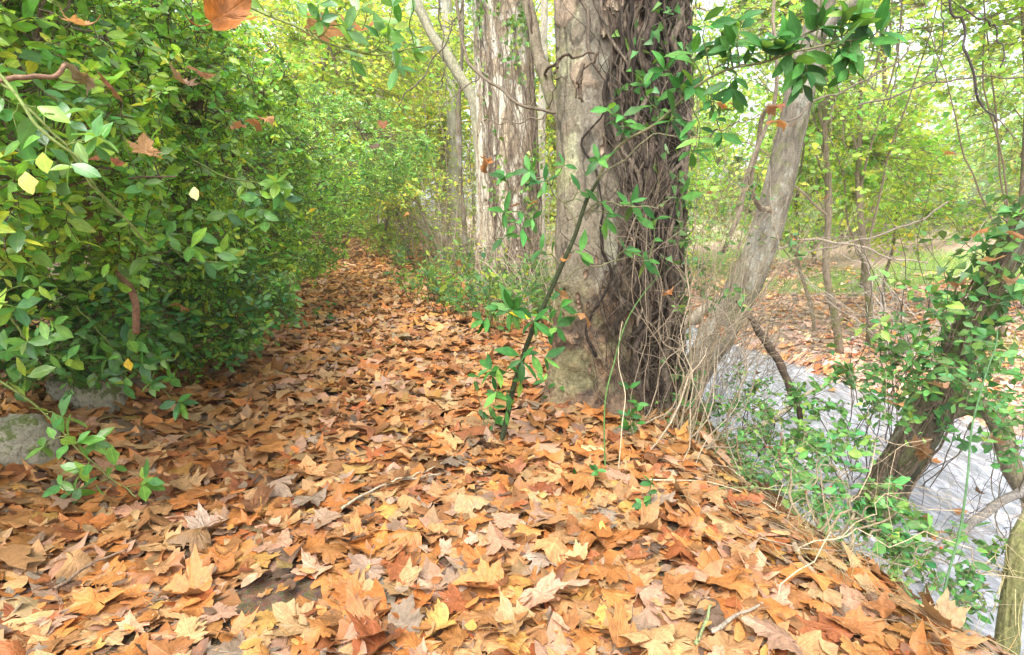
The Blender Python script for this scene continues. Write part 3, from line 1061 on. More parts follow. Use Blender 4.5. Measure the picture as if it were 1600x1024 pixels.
def second_disp(ph, h, r0):
    X, Y = np.cos(ph) * r0, np.sin(ph) * r0
    dr = .12 * np.exp(-h / .3) * (1 + .5 * np.cos(4 * ph)) + .04 * np.cos(2 * ph + .5 * h)
    n1 = fbm(X * 4, Y * 4, h * 1.4, 5, 143)
    rid = 1 - np.abs(2 * fbm(X * 9, Y * 9, h * 1.8, 4, 171) - 1)
    lv = np.clip(np.floor(n1 * 9).astype(int), 0, 8)
    fr = n1 * 9 - np.floor(n1 * 9)
    e = np.exp(-(fr / .16) ** 2)
    pal = 1.2 * np.array([(.38, .33, .24), (.52, .46, .36), (.46, .40, .30), (.56, .51, .41), (.36, .29, .2), (.58, .53, .44), (.44, .375, .28), (.52, .455, .35), (.3, .23, .15)])
    col = pal[lv]
    dr += .04 * (np.floor(n1 * 9) / 9 - .45) - .006 * e + .012 * rid
    col = lerp3(col, col * .55, .5 * e)
    col = lerp3(col, col * .7, .5 * sstep(.9, .99, rid))
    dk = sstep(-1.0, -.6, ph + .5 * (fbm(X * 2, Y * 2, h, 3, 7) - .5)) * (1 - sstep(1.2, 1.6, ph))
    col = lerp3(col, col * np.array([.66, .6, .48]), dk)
    ft = sstep(1.5, .5, h)
    col = lerp3(col, lerp3((.14, .09, .06), (.36, .26, .18), fbm(X * 9, Y * 9, h * 7, 4, 9)), ft * .7)
    return dr, col


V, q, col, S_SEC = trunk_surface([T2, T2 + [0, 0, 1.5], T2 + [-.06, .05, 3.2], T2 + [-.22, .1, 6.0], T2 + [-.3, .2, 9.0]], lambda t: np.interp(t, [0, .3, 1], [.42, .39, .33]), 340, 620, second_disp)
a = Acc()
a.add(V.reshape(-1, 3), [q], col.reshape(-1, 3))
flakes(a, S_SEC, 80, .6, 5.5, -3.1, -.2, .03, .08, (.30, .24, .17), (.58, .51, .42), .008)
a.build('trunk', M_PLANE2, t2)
iv = thing('ivy_vine', T2 + [0, -.45, .1], 'small leaved ivy and thin brown stems clinging to the paler plane tree behind', 'ivy')
a = Acc()
for k in range(55):
    p0 = RG.uniform(-2.6, -.1)
    h0 = RG.uniform(0, 2)
    r = RG.uniform(.004, .013)
    pl = vine(S_SEC, p0, h0, h0 + RG.uniform(1.5, 4.5), RG.uniform(.2, .6), r, .012, 50, RG.normal(0, .1))
    tubes(a, pl[None], np.linspace(r, r * .5, 50)[None], 5, lerp3((.12, .085, .06), (.30, .235, .17), RG.random()), cap=False)
a.build('stem', M_VINE, iv)
a = Acc()
nl = 2600
h = np.concatenate([RG.uniform(3.6, 5.4, 1900), RG.uniform(1.2, 3.8, nl - 1900)])
ph = np.where(RG.random(nl) < .6, RG.normal(-1.0, .35, nl), RG.uniform(-2.9, 0, nl))
k = fbm(ph * 2.2, h * 1.5, 0, 3, 77) > .47
h, ph = h[k], ph[k]
P = on_trunk(S_SEC, ph, h, RG.uniform(.02, .16, len(h)))
Nn = on_trunk(S_SEC, ph, h, .5) - P
pal = [(.09, .20, .035), (.14, .27, .05), (.22, .32, .07)]
c, _ = pick(pal, [4, 4, 2], len(P))
leaves(a, P, rand_dir(len(P)) * .6 + np.array([0, 0, -.8]), nrm(Nn) + .4 * RG.standard_normal(Nn.shape), .06, .03, vary(c, len(P)), 'ivy')
a.build('foliage', M_IVY, iv)

# --- generic simple trunk --------------------------------------------
def bark_disp(c0, c1, vs=10, hs_=1.6, amp=.02, moss=None, seed=0, lump=.04):
    def f(ph, h, r0):
        X, Y = np.cos(ph) * r0, np.sin(ph) * r0
        rid = 1 - np.abs(2 * fbm(X * vs, Y * vs, h * hs_, 4, 200 + seed) - 1)
        dr = amp * (rid ** 2 - .4) + lump * (fbm(X * 3, Y * 3, h * 1.6, 3, 220 + seed) - .5) * 2
        col = lerp3(c0, c1, sstep(.35, .95, rid) * (.45 + .55 * fbm(X * 20, Y * 20, h * 8, 3, 230 + seed)))
        lichen = sstep(.58, .66, fbm(X * 7, Y * 7, h * 5, 4, 240 + seed))
        col = lerp3(col, np.array([.36, .36, .30]), lichen * .45)
        if moss is not None:
            mm = sstep(.45, .6, fbm(X * 4, Y * 4, h * 3, 4, 250 + seed)) * moss(ph, h)
            col = lerp3(col, np.array([.13, .15, .04]), .75 * mm)
        return dr, col
    return f


# --- leaning tree on the bank ----------------------------------------
lb = gpt(1062, 620)
LD = 6.1
lean_px = [(1055, 640), (1078, 592), (1122, 520), (1166, 440), (1196, 365), (1217, 290), (1234, 215), (1250, 140), (1268, 65), (1288, -5), (1310, -90)]
lpath = [at(x_, y_, LD + .02 * k) for k, (x_, y_) in enumerate(lean_px)]
lpath += [lpath[-1] + np.array([.12, .05, .8]), lpath[-1] + np.array([.3, .1, 2.2])]
LB = lpath[0].copy()
le = thing('leaning_tree', LB, 'grey curved tree leaning out over the stream bank behind the bare twigs', 'tree')
V, q, col, S_LEAN = trunk_surface(lpath, lambda t: np.interp(t, [0, .08, .2, .4, .65, 1], [.215, .19, .165, .142, .128, .09]), 200, 460,
                                  bark_disp((.075, .066, .05), (.21, .185, .14), 15, 3.2, .012, lambda ph, h: sstep(2.6, .2, h), 1))
a = Acc()
a.add(V.reshape(-1, 3), [q], col.reshape(-1, 3))
a.build('trunk', M_ALDER, le)
a = Acc()
tubes(a, wig(spline([at(1272, 60, 6.15), at(1290, 42, 6.1), at(1312, 22, 6.0), at(1340, -8, 5.9), at(1380, -60, 5.8), at(1380, -60, 5.8) + [.5, -.1, .9]], 24)[None], .01, 2), np.linspace(.055, .04, 24)[None], 10, (.24, .22, .18))
a.build('limb', M_ALDER, le)
a = Acc()
tubes(a, wig(spline([at(1205, 330, 6.0), at(1165, 300, 5.6), at(1190, 190, 5.3), at(1200, 160, 5.2)], 24)[None], .02, 2), np.linspace(.03, .018, 24)[None], 8, (.25, .2, .14))
a.build('limb', M_ALDER, le)
a = Acc()
tubes(a, wig(spline([at(1130, 395, 5.0), at(1160, 330, 4.9), at(1185, 250, 4.8), at(1212, 160, 4.7), at(1214, 60, 4.6), at(1225, -20, 4.6), at(1225, -20, 4.6) + [.05, 0, .9]], 30)[None], .02, 2), np.linspace(.022, .010, 30)[None], 8, (.27, .22, .16))
a.build('limb', M_ALDER, le)

# second pale stem lower, forking behind
a = Acc()
root = thing('stream_branch', at(1050, 520, 6.6), 'low grey limb reaching across the stream behind the vine covered trunk', 'branch')
tubes(a, wig(spline([at(1035, 540, 6.6), at(1075, 505, 6.7), at(1110, 480, 6.8), at(1150, 460, 6.9)], 24)[None], .02, 2), np.linspace(.075, .06, 24)[None], 10, (.27, .23, .17))
a.build('limb', M_ALDER, root)

# --- ivied tree on the right ----------------------------------------
ivp_px = [(1362, 800, 3.75), (1392, 752, 3.75), (1432, 682, 3.75), (1474, 606, 3.75), (1515, 520, 3.7), (1556, 430, 3.65), (1605, 345, 3.6), (1665, 240, 3.5), (1720, 140, 3.45)]
ipath = [at(*v) for v in ivp_px]
ipath += [ipath[-1] + np.array([.45, -.05, 1.1]), ipath[-1] + np.array([.8, -.1, 2.6]), ipath[-1] + np.array([1.0, -.1, 4.2])]
it = thing('ivied_tree', ipath[0], 'slanting mossy tree at right wrapped in ivy leaves and caught dead leaves', 'tree')
V, q, col, S_IVY = trunk_surface(ipath, lambda t: np.interp(t, [0, .11, .36, .7, 1], [.122, .105, .088, .08, .05]), 150, 380,
                                 bark_disp((.04, .038, .024), (.18, .165, .10), 16, 3.0, .03, lambda ph, h: 1.0 + 0 * h, 2))
a = Acc()
a.add(V.reshape(-1, 3), [q], col.reshape(-1, 3))
a.build('trunk', M_MOSSBARK, it)
a = Acc()
tubes(a, wig(spline([at(1470, 648, 3.75), at(1505, 632, 3.7), at(1540, 640, 3.6), at(1568, 690, 3.5), at(1590, 745, 3.4), at(1620, 800, 3.3)], 40)[None], .01, 2), np.interp(np.linspace(0, 1, 40), [0, 1], [.07, .055])[None], 12, (.20, .17, .11))
a.build('limb', M_MOSSBARK, it)
iv2 = thing('ivy_vine', ipath[2], 'glossy green ivy wrapped round the slanting tree at right', 'ivy')
a, at2 = Acc(), Acc()
nl = 620
h = RG.uniform(.75, 2.3, nl)
ph = RG.uniform(-3.1, 3.1, nl)
k = fbm(ph * 1.5, h * 3.0, 0, 3, 99) > .42
h, ph = h[k], ph[k]
P = on_trunk(S_IVY, ph, h, np.abs(RG.normal(0, .08, len(h))) + .02)
Nn = nrm(on_trunk(S_IVY, ph, h, .9) - P)
c, _ = pick([(.04, .135, .03), (.06, .19, .04), (.12, .26, .05)], [4, 4, 2], len(P))
leaves(a, P, rand_dir(len(P)) * .7 + Nn * .4 + np.array([0, 0, -.3]), Nn * .6 + .4 * RG.standard_normal(Nn.shape) + [0, 0, .5], .07, .033, vary(c, len(P)), 'ivy')
for k in range(16):
    r = RG.uniform(.004, .010)
    pl = vine(S_IVY, RG.uniform(-3, 1), .1, RG.uniform(1.6, 2.6), .8, r, .01, 50)
    tubes(at2, pl[None], np.linspace(r, r * .6, 50)[None], 5, (.17, .125, .085), cap=False)
at2.build('stem', M_VINE, iv2)
A_ = np.array([ipath[-3], ipath[-3], ipath[-2], ipath[-2], ipath[-1], ipath[-1]])
Cc = A_ + np.array([[-.7, .3, .9], [.7, -.2, .8], [-.8, -.2, .7], [.6, .5, .9], [-.4, .2, .9], [.5, -.2, .8]])
bl_ = Acc()
LBp = wig(bez(A_, (A_ + Cc) / 2 + [0, 0, .2], Cc, 14), .03, 1.5)
for k in range(6):
    bl_ = Acc()
    tubes(bl_, LBp[k:k + 1], np.linspace(.03, .008, 14)[None], 8, (.20, .17, .11))
    bl_.build('limb', M_MOSSBARK, it)
bl_, cr_ = Acc(), Acc()
src = LBp[:, 4:].reshape(-1, 3)[RG.integers(0, 60, 160)]
T_ = src + RG.normal(0, .28, (160, 3)) + [0, 0, .1]
leafy_twigs(cr_, bl_, src, (src + T_) / 2 + [0, 0, .05], T_, 9, .075, .06, [(.24, .44, .09), (.34, .54, .12), (.18, .36, .08)], [3, 3, 2], 'hex', .0025)
bl_.build('twigs', M_TWIG, it)
cr_.build('crown', M_SOFT, it)
# ivy sprays sticking out
n_ = 30
h = RG.uniform(.7, 2.2, n_)
ph = RG.uniform(-3.1, 3.1, n_)
A_ = on_trunk(S_IVY, ph, h, 0 * h)
O_ = nrm(on_trunk(S_IVY, ph, h, 1 + 0 * h) - A_)
Cc = A_ + O_ * RG.uniform(.2, .42, (n_, 1)) + RG.normal(0, .08, (n_, 3)) + [-.05, 0, 0]
a3 = Acc()
leafy_twigs(a, a3, A_, (A_ + Cc) / 2 + [0, 0, .08], Cc, 9, .07, .04, [(.05, .16, .035), (.09, .23, .05), (.15, .30, .06)], [4, 4, 2], 'fine', .002)
a3.build('sprig', M_TWIG, iv2)
a.build('foliage', M_IVY, iv2)

# --- trunk at the right edge, near ------------------------------------
rp = [at(1568, 1060, 2.3), at(1576, 985, 2.35), at(1584, 905, 2.4), at(1598, 840, 2.45), at(1640, 760, 2.5), at(1700, 640, 2.6)]
rp += [rp[-1] + np.array([.25, .05, .9]), rp[-1] + np.array([.4, .1, 2.4])]
rt = thing('mossy_trunk', rp[0], 'mossy yellow green trunk cut by the right frame edge above the water', 'tree')
V, q, col, _s = trunk_surface(rp, lambda t: np.interp(t, [0, .3, 1], [.055, .048, .045]), 90, 200, bark_disp((.12, .10, .05), (.34, .30, .17), 22, 3, .012, lambda ph, h: .8 + 0 * h, 5, .02))
a = Acc()
a.add(V.reshape(-1, 3), [q], col.reshape(-1, 3))
a.build('trunk', M_MOSSBARK, rt)
a = Acc()
for k in range(30):
    b0 = rp[2] + RG.normal(0, .06, 3) + [0, 0, .05]
    e0 = b0 + RG.normal(0, .12, 3) + [-.04, -.05, -.02]
    tubes(a, bez(b0, (b0 + e0) / 2 + RG.normal(0, .05, 3), e0, 8), .0018, 4, (.40, .34, .17), cap=False)
a.build('dead_twigs', M_WOOD, rt)

# --- broken branches ---------------------------------------------------
a = Acc()
bp = spline([at(1150, 470, 4.4), at(1176, 505, 4.35), at(1203, 545, 4.3), at(1228, 592, 4.25), at(1243, 630, 4.2), at(1251, 654, 4.2)], 50)
tubes(a, wig(bp[None], .008, 3), np.interp(np.linspace(0, 1, 50), [0, .3, .8, .95, 1], [.014, .030, .030, .026, .014])[None] * (.85 + .3 * fbm(np.linspace(0, 12, 50), 3, 0, 2, 5))[None], 10, (.075, .052, .036))
o = a.build('broken_branch', M_WOOD, origin=bp[0])
tag(o, 'dark broken branch hanging above the stream with blunt rotten end', 'branch')
a = Acc()
bp = spline([at(1418, 900, 2.9), at(1470, 860, 3.0), at(1530, 815, 3.1), at(1606, 760, 3.2), at(1680, 700, 3.3)], 40)
tubes(a, wig(bp[None], .008, 2), np.linspace(.020, .030, 40)[None], 9, (.20, .18, .16))
o = a.build('fallen_branch', M_WOOD, origin=bp[0])
tag(o, 'straight grey bare branch slanting over the water at lower right', 'branch')
a = Acc()
bp = spline([at(1130, 700, 4.8), at(1190, 665, 5.2), at(1250, 625, 5.6), at(1330, 585, 6.2)], 30)
tubes(a, wig(bp[None], .015, 2), np.linspace(.028, .018, 30)[None], 8, (.33, .28, .19))
o = a.build('fallen_branch', M_WOOD, origin=bp[0])
tag(o, 'pale thin branch lying low across the stream beyond the bank plants', 'branch')


# ------------------------------------------------------------------ evergreen hedge on the left
EV = [(.14, .33, .045), (.21, .44, .06), (.31, .54, .075), (.45, .60, .09), (.085, .22, .045)]
EVW = [30, 34, 20, 8, 12]


def shell_targets(c, r, n, gap=.42, seed=0, inner=.45, keepdir=None):
    out = []
    while sum(len(o_) for o_ in out) < n:
        d = rand_dir(n * 2)
        rr = inner + (1 - inner) * RG.random((n * 2, 1)) ** .55
        p = np.asarray(c) + d * rr * np.asarray(r)
        k = fbm(p[:, 0] * 1.6, p[:, 1] * 1.6, p[:, 2] * 1.9, 3, 300 + seed) > gap
        k &= p[:, 2] > H(p[:, 0], p[:, 1]) + .04
        if keepdir is not None:
            k &= keepdir(d, p)
        out.append(p[k])
    return np.concatenate(out)[:n]


def big_shrub(name, label, cat, base, centre, radii, ntw, per, L, W, kind, group=None, pal=EV, palw=EVW, mat=None, nst=14, stem_r=.016, gap=.42, seed=0, twl=.42, inner=.45,
              keepdir=None, droop=.10, up=.9, barkc=(.15, .11, .075), tw=.0024, bend=.25):
    base = np.array([base[0], base[1], float(H(base[0], base[1])) - .03])
    root = thing(name, base, label, cat, group)
    T = shell_targets(centre, radii, ntw, gap, seed, inner, keepdir)
    hub = T[RG.choice(len(T), nst, replace=False)]
    hub = base + (hub - base) * RG.uniform(.62, .9, (nst, 1))
    B0 = base + np.stack([RG.normal(0, .12, nst), RG.normal(0, .12, nst), np.zeros(nst)], -1)
    mid = (B0 + hub) / 2 + np.stack([RG.normal(0, .15, nst), RG.normal(0, .15, nst), .35 * (hub[:, 2] - base[2]) + RG.normal(0, .1, nst)], -1)
    K = 26
    SP = wig(bez(B0, mid, hub, K), .05, 1.3)
    for s in range(min(nst, 6)):
        a_ = Acc()
        r_ = stem_r * RG.uniform(.6, 1.4)
        tubes(a_, SP[s:s + 1], np.linspace(r_, r_ * .3, K)[None], 7, np.asarray(barkc) * RG.uniform(.7, 1.4))
        a_.build('stem', M_TWIG, root)
    aT, aL = Acc(), Acc()
    tubes(aT, SP[6:], np.linspace(1, .3, K)[None] * stem_r * RG.uniform(.4, .9, (max(nst - 6, 0), 1)), 6, barkc, cap=False) if nst > 6 else None
    pool = SP[:, 6:].reshape(-1, 3)
    pool = np.concatenate([pool, T[RG.choice(len(T), max(len(T) // 6, 1))]])
    # join each clump with a branch
    nb = len(pool) - nst * (K - 6)
    tgt = pool[-nb:]
    d2 = ((tgt[:, None] - SP[:, 6:].reshape(-1, 3)[None]) ** 2).sum(-1)
    j = d2.argmin(1)
    src = SP[:, 6:].reshape(-1, 3)[j]
    tubes(aT, wig(bez(src, (src + tgt) / 2 + [0, 0, .08], tgt, 10), .02, 1.5), np.linspace(1, .5, 10)[None] * np.full((nb, 1), stem_r * .35), 4, barkc, cap=False)
    for s0 in range(0, len(T), 400):
        t_ = T[s0:s0 + 400]
        d2 = ((t_[:, None] - pool[None]) ** 2).sum(-1)
        d2[d2 < .02] = 9
        src = pool[d2.argmin(1)]
        v = t_ - src
        l = np.linalg.norm(v, axis=1, keepdims=True)
        src = np.where(l > twl, t_ - v / np.maximum(l, 1e-6) * twl, src)
        tip = t_ + np.array([0, 0, -droop]) * RG.random((len(t_), 1))
        leafy_twigs(aL, aT, src, (src + t_) / 2 + [0, 0, .05], tip, per, L, W, pal, palw, kind, tw, up, (.11, .10, .045), .25, bend)
    aT.build('branches', M_TWIG, root)
    aL.build('foliage', mat or M_EVER, root)
    return root


HG = 'evergreen shrubs making the hedge left of the path'
facing = lambda d, p: (d[:, 0] > -.35) | (RG.random(len(d)) < .25)
big_shrub('evergreen_shrub', 'nearest glossy evergreen shrub filling the left frame edge above the stones', 'shrub', (-2.45, 2.0), (-2.35, 1.95, 1.75), (1.15, .95, 1.6), 2300, 12, .054, .025, 'fine', HG, nst=20, gap=.42, seed=1, keepdir=lambda d, p: facing(d, p) & (p[:, 2] > .95 + .25 * noise(p[:, 0] * 3, p[:, 1] * 3)))
big_shrub('evergreen_shrub', 'second evergreen shrub of the hedge, just behind the mossy stones', 'shrub', (-2.95, 3.4), (-2.75, 3.35, 1.75), (1.2, 1.05, 1.75), 2300, 12, .056, .025, 'fine', HG, nst=18, gap=.42, seed=2, keepdir=lambda d, p: facing(d, p) & (p[:, 2] > .62 + .3 * noise(p[:, 0] * 3, p[:, 1] * 3)))
big_shrub('evergreen_shrub', 'third evergreen shrub of the hedge, dense and arching toward the path', 'shrub', (-3.4, 5.0), (-3.05, 5.0, 1.7), (1.35, 1.3, 1.6), 2300, 11, .056, .025, 'fine', HG, nst=16, gap=.42, seed=3, keepdir=lambda d, p: facing(d, p) & (p[:, 2] > .25 + .3 * noise(p[:, 0] * 3, p[:, 1] * 3)))
big_shrub('evergreen_shrub', 'fourth evergreen shrub of the hedge, dark green and bulging over the path', 'shrub', (-4.0, 7.2), (-3.3, 7.2, 1.6), (1.55, 1.5, 1.45), 2300, 10, .060, .026, 'hex', HG, nst=14, gap=.40, seed=4, keepdir=facing)
big_shrub('evergreen_shrub', 'fifth evergreen shrub of the hedge, its crown tip hanging over the path', 'shrub', (-4.6, 9.8), (-3.2, 9.6, 2.25), (2.0, 1.5, 1.0), 1500, 10, .062, .027, 'hex', HG, nst=14, gap=.40, seed=5, keepdir=facing, pal=[(.10, .27, .05), (.16, .37, .06), (.26, .48, .08)], palw=[3, 4, 3])
big_shrub('evergreen_shrub', 'farthest paler evergreen shrub of the hedge where the path narrows', 'shrub', (-5.9, 13.2), (-5.6, 13.2, 1.9), (1.6, 1.9, 1.9), 1200, 9, .075, .032, 'hex', HG, nst=10, gap=.40, seed=6, pal=[(.09, .22, .04), (.16, .30, .05), (.26, .38, .06)], palw=[3, 4, 3])
big_shrub('evergreen_shrub', 'tall dark evergreen bush standing behind the hedge at left', 'shrub', (-5.2, 4.6), (-4.9, 4.2, 2.6), (1.6, 2.3, 2.4), 1300, 9, .075, .034, 'hex', HG, nst=10, gap=.36, seed=7)
# low skirt of the hedge along the path
big_shrub('low_evergreen_shrub', 'low spreading evergreen growth at the hedge foot beside the stones', 'shrub', (-2.6, 4.2), (-2.65, 4.35, .35), (.62, 1.0, .55), 420, 9, .055, .025, 'fine', 'low growth at the hedge foot', nst=10, gap=.38, seed=8, stem_r=.008)
big_shrub('low_evergreen_shrub', 'low bluish green evergreen growth at the hedge foot farther along the path', 'shrub', (-3.4, 6.4), (-3.25, 6.5, .35), (.65, 1.2, .5), 520, 9, .06, .026, 'hex', 'low growth at the hedge foot', nst=10, gap=.38, seed=9, stem_r=.008, pal=[(.05, .16, .05), (.09, .22, .07), (.14, .28, .09)], palw=[3, 4, 2])
big_shrub('low_evergreen_shrub', 'low bushy growth at the hedge foot near the path bend', 'shrub', (-4.3, 9.5), (-4.1, 9.6, .4), (.8, 1.6, .55), 520, 9, .065, .03, 'hex', 'low growth at the hedge foot', nst=10, gap=.38, seed=10, stem_r=.008)


# ------------------------------------------------------------------ laurel-like leaf clusters
def cluster(aL, aT, tip, src, n, L, W, pal, palw, spread=1.0, kind='fine', fwd=None, bark=(.10, .12, .045), tw=.0028, bend=.35):
    tip, src = np.asarray(tip, float), np.asarray(src, float)
    pl = wig(bez(src, (src + tip) / 2 + [0, 0, .02], tip, 9), .008, 1)
    tubes(aT, pl, np.linspace(tw * 1.2, tw * .6, 9)[None], 5, bark, cap=False)
    t = np.concatenate([np.linspace(.45, 1, n - n // 2), np.full(n // 2, .985)])
    i = np.minimum((t * 8).astype(int), 7)
    f = (t * 8 - i)[:, None]
    P = pl[0, i] * (1 - f) + pl[0, i + 1] * f
    tan = nrm(tip - src)
    ang = RG.uniform(0, 2 * pi) + np.arange(n) * 2.4
    s1 = nrm(np.cross(tan, [0.1, .2, 1.0]))
    s2 = np.cross(tan, s1)
    D = tan * RG.uniform(.15, .8, (n, 1)) + (s1 * np.cos(ang)[:, None] + s2 * np.sin(ang)[:, None]) * spread + np.array([0, 0, -.12]) + .15 * RG.standard_normal((n, 3))
    N = np.array([0, -.75, .7]) + .4 * RG.standard_normal((n, 3))
    c, _ = pick(pal, palw, n)
    l = L * RG.uniform(.65, 1.15, n)
    leaves(aL, P, D, N, l, l * W / L * .5, vary(c, n, .14, .08), kind, bend)


LP = [(.028, .11, .022), (.045, .165, .032), (.075, .23, .045), (.16, .33, .06)]
# the leaning sapling in front of the big trunk
sb = gpt(780, 697)
sp_px = [(779, 700, sb[1]), (790, 645, sb[1]), (806, 585, 2.9), (832, 520, 2.86), (862, 446, 2.82), (890, 376, 2.78), (915, 318, 2.74), (932, 285, 2.72)]
spp = [at(*v) for v in sp_px]
spp[0][2] -= .03
sap = thing('leaning_sapling', sb, 'leafy laurel sapling with dark green stem leaning before the massive plane tree', 'sapling')
a = Acc()
st_ = wig(spline(spp, 50)[None], .006, 2)
tubes(a, st_, np.linspace(.0165, .008, 50)[None], 9, (.034, .044, .018))
a.build('stem', M_TWIG, sap)
br_px = [(932, 285, 2.72), (965, 240, 2.66), (1010, 205, 2.55), (1060, 165, 2.42), (1120, 125, 2.28), (1190, 98, 2.15), (1265, 80, 2.05), (1335, 72, 1.98)]
br = wig(spline([at(*v) for v in br_px], 50)[None], .008, 2)
a = Acc()
tubes(a, br, np.linspace(.007, .0028, 50)[None], 7, (.20, .19, .10))
for pl in ([(862, 446, 2.82), (905, 420, 2.8), (960, 408, 2.75), (1015, 405, 2.7)], [(838, 505, 2.86), (800, 470, 2.8), (775, 380, 2.8), (800, 300, 2.8)], [(900, 355, 2.77), (870, 300, 2.8), (838, 275, 2.85), (800, 262, 2.9)],
           [(905, 340, 2.76), (960, 320, 2.7), (1010, 330, 2.6), (1060, 312, 2.6)], [(932, 285, 2.72), (985, 232, 2.7), (1040, 205, 2.72), (1110, 215, 2.7)], [(1100, 215, 2.7), (1135, 200, 2.6), (1180, 185, 2.5)]):
    tubes(a, wig(spline([at(*v) for v in pl], 20)[None], .01, 2), np.linspace(.0045, .002, 20)[None], 6, (.17, .16, .09))
a.build('branch', M_TWIG, sap)


def nearest_on(pool, p):
    d = ((pool - p) ** 2).sum(-1)
    return pool[d.argmin()]


pool = np.concatenate([st_[0, 6:], br[0]] + [spline([at(*v) for v in pl], 20) for pl in ([(862, 446, 2.82), (905, 420, 2.8), (960, 408, 2.75), (1015, 405, 2.7)], [(838, 505, 2.86), (800, 470, 2.8), (775, 380, 2.8), (800, 300, 2.8)],
                       [(900, 355, 2.77), (870, 300, 2.8), (838, 275, 2.85), (800, 262, 2.9)], [(905, 340, 2.76), (960, 320, 2.7), (1010, 330, 2.6), (1060, 312, 2.6)], [(932, 285, 2.72), (985, 232, 2.7), (1040, 205, 2.72), (1110, 215, 2.7)])])
cl = [(765, 575, 6, .13), (772, 610, 4, .11), (815, 560, 6, .13), (850, 560, 4, .12), (760, 505, 8, .13), (800, 480, 9, .14), (835, 500, 6, .13), (880, 480, 4, .12), (868, 515, 5, .13), (812, 595, 4, .10), (790, 640, 3, .09),
      (775, 375, 5, .10), (795, 330, 5, .10), (815, 355, 5, .10), (842, 395, 5, .10), (835, 345, 4, .09), (790, 275, 7, .09), (825, 268, 7, .09), (850, 285, 5, .09), (880, 260, 4, .09), (890, 310, 4, .10), (905, 395, 4, .12),
      (925, 325, 5, .10), (945, 345, 5, .10), (985, 322, 6, .10), (1020, 345, 6, .10), (1060, 310, 5, .10), (960, 400, 4, .10), (1010, 408, 6, .12), (935, 250, 6, .11), (960, 215, 7, .11), (950, 165, 7, .11), (975, 180, 6, .11),
      (1000, 130, 8, .12), (1035, 110, 8, .12), (1060, 150, 8, .13), (1045, 190, 7, .13), (1095, 215, 7, .12), (1080, 240, 6, .11), (1130, 210, 6, .11), (1110, 110, 8, .14), (1085, 80, 7, .14), (1150, 70, 8, .14), (1140, 135, 7, .14),
      (1195, 70, 9, .14), (1200, 105, 8, .14), (1250, 65, 8, .14), (1245, 110, 7, .14), (1290, 95, 7, .13), (1300, 60, 7, .14), (1335, 72, 9, .15), (1100, 30, 6, .13), (1130, 45, 6, .13), (1160, 30, 5, .13)]
cl += [(RG.uniform(945, 1340), 0, 7, RG.uniform(.10, .14)) for _ in range(14)]
cl = [(a_, b_ if b_ else float(np.interp(a_, [945, 1010, 1100, 1200, 1340], [215, 165, 115, 90, 72]) + RG.normal(0, 42)), n_, l_) for a_, b_, n_, l_ in cl]
for (cx_, cy_, n_, L_) in cl:
    yy = np.interp(cx_, [760, 900, 1000, 1100, 1200, 1340], [2.8, 2.72, 2.52, 2.3, 2.12, 1.98]) if cy_ < 260 and cx_ > 930 else 2.76
    p = at(cx_, cy_, yy)
    s_ = nearest_on(pool, p - [.0, 0, .02])
    v = s_ - p
    l = np.linalg.norm(v)
    if l < .05:
        p = p + [.05, -.03, .03]
    a, a2 = Acc(), Acc()
    cluster(a, a2, p, s_, n_, L_ * (.78 if cy_ < 260 and cx_ > 930 else .98), L_ * (.29 if cy_ < 260 and cx_ > 930 else .33), LP, [3, 4, 3, .6])
    lc = a.build('leaf_cluster', M_LAUREL, sap)
    tb = a2.build('twig', M_TWIG)
    tb.data.transform(__import__('mathutils').Matrix.Translation([-float(v_) for v_ in sap.location]))
    tb.parent = lc
# one yellowing leaf
a = Acc()
leaves(a, np.array([at(795, 488, 2.74)]), np.array([[1, -.1, -.25]]), np.array([[0, -.6, 1.0]]), .11, .02, [(.75, .55, .03)], 'fine')
a.build('yellow_leaf', M_LAUREL, sap)

# low laurel seedlings near its foot
for px, py, hh, nn, lab in [(505, 505, .22, 3, 'lone laurel seedling standing in the leaf litter on the path'), (757, 690, .35, 3, 'thin laurel seedling left of the leaning sapling foot'), (870, 640, .2, 3, 'small ivy leaved seedling at the big trunk foot'),
                            (905, 640, .22, 4, 'bushy seedling against the big trunk base'), (985, 690, .3, 4, 'seedling beside the hollow right of the trunk base'), (1010, 800, .12, 2, 'tiny seedling among leaves below the vine roots'), (930, 760, .1, 2, 'creeping seedling beside the tall green cane')]:
    b = gpt(px, py)
    r_ = thing('laurel_seedling', b, lab, 'seedling', 'laurel seedlings on the path')
    a, a2 = Acc(), Acc()
    for k in range(nn):
        top = b + [RG.normal(0, .05), RG.normal(0, .04), hh * (k + 1) / nn]
        cluster(a, a2, top, b + [0, 0, .0], 6, .085 if hh > .15 else .05, .034 if hh > .15 else .024, LP, [3, 4, 3, .6], bark=(.12, .13, .06))
    a.build('foliage', M_LAUREL, r_)
    a2.build('stem', M_TWIG, r_)

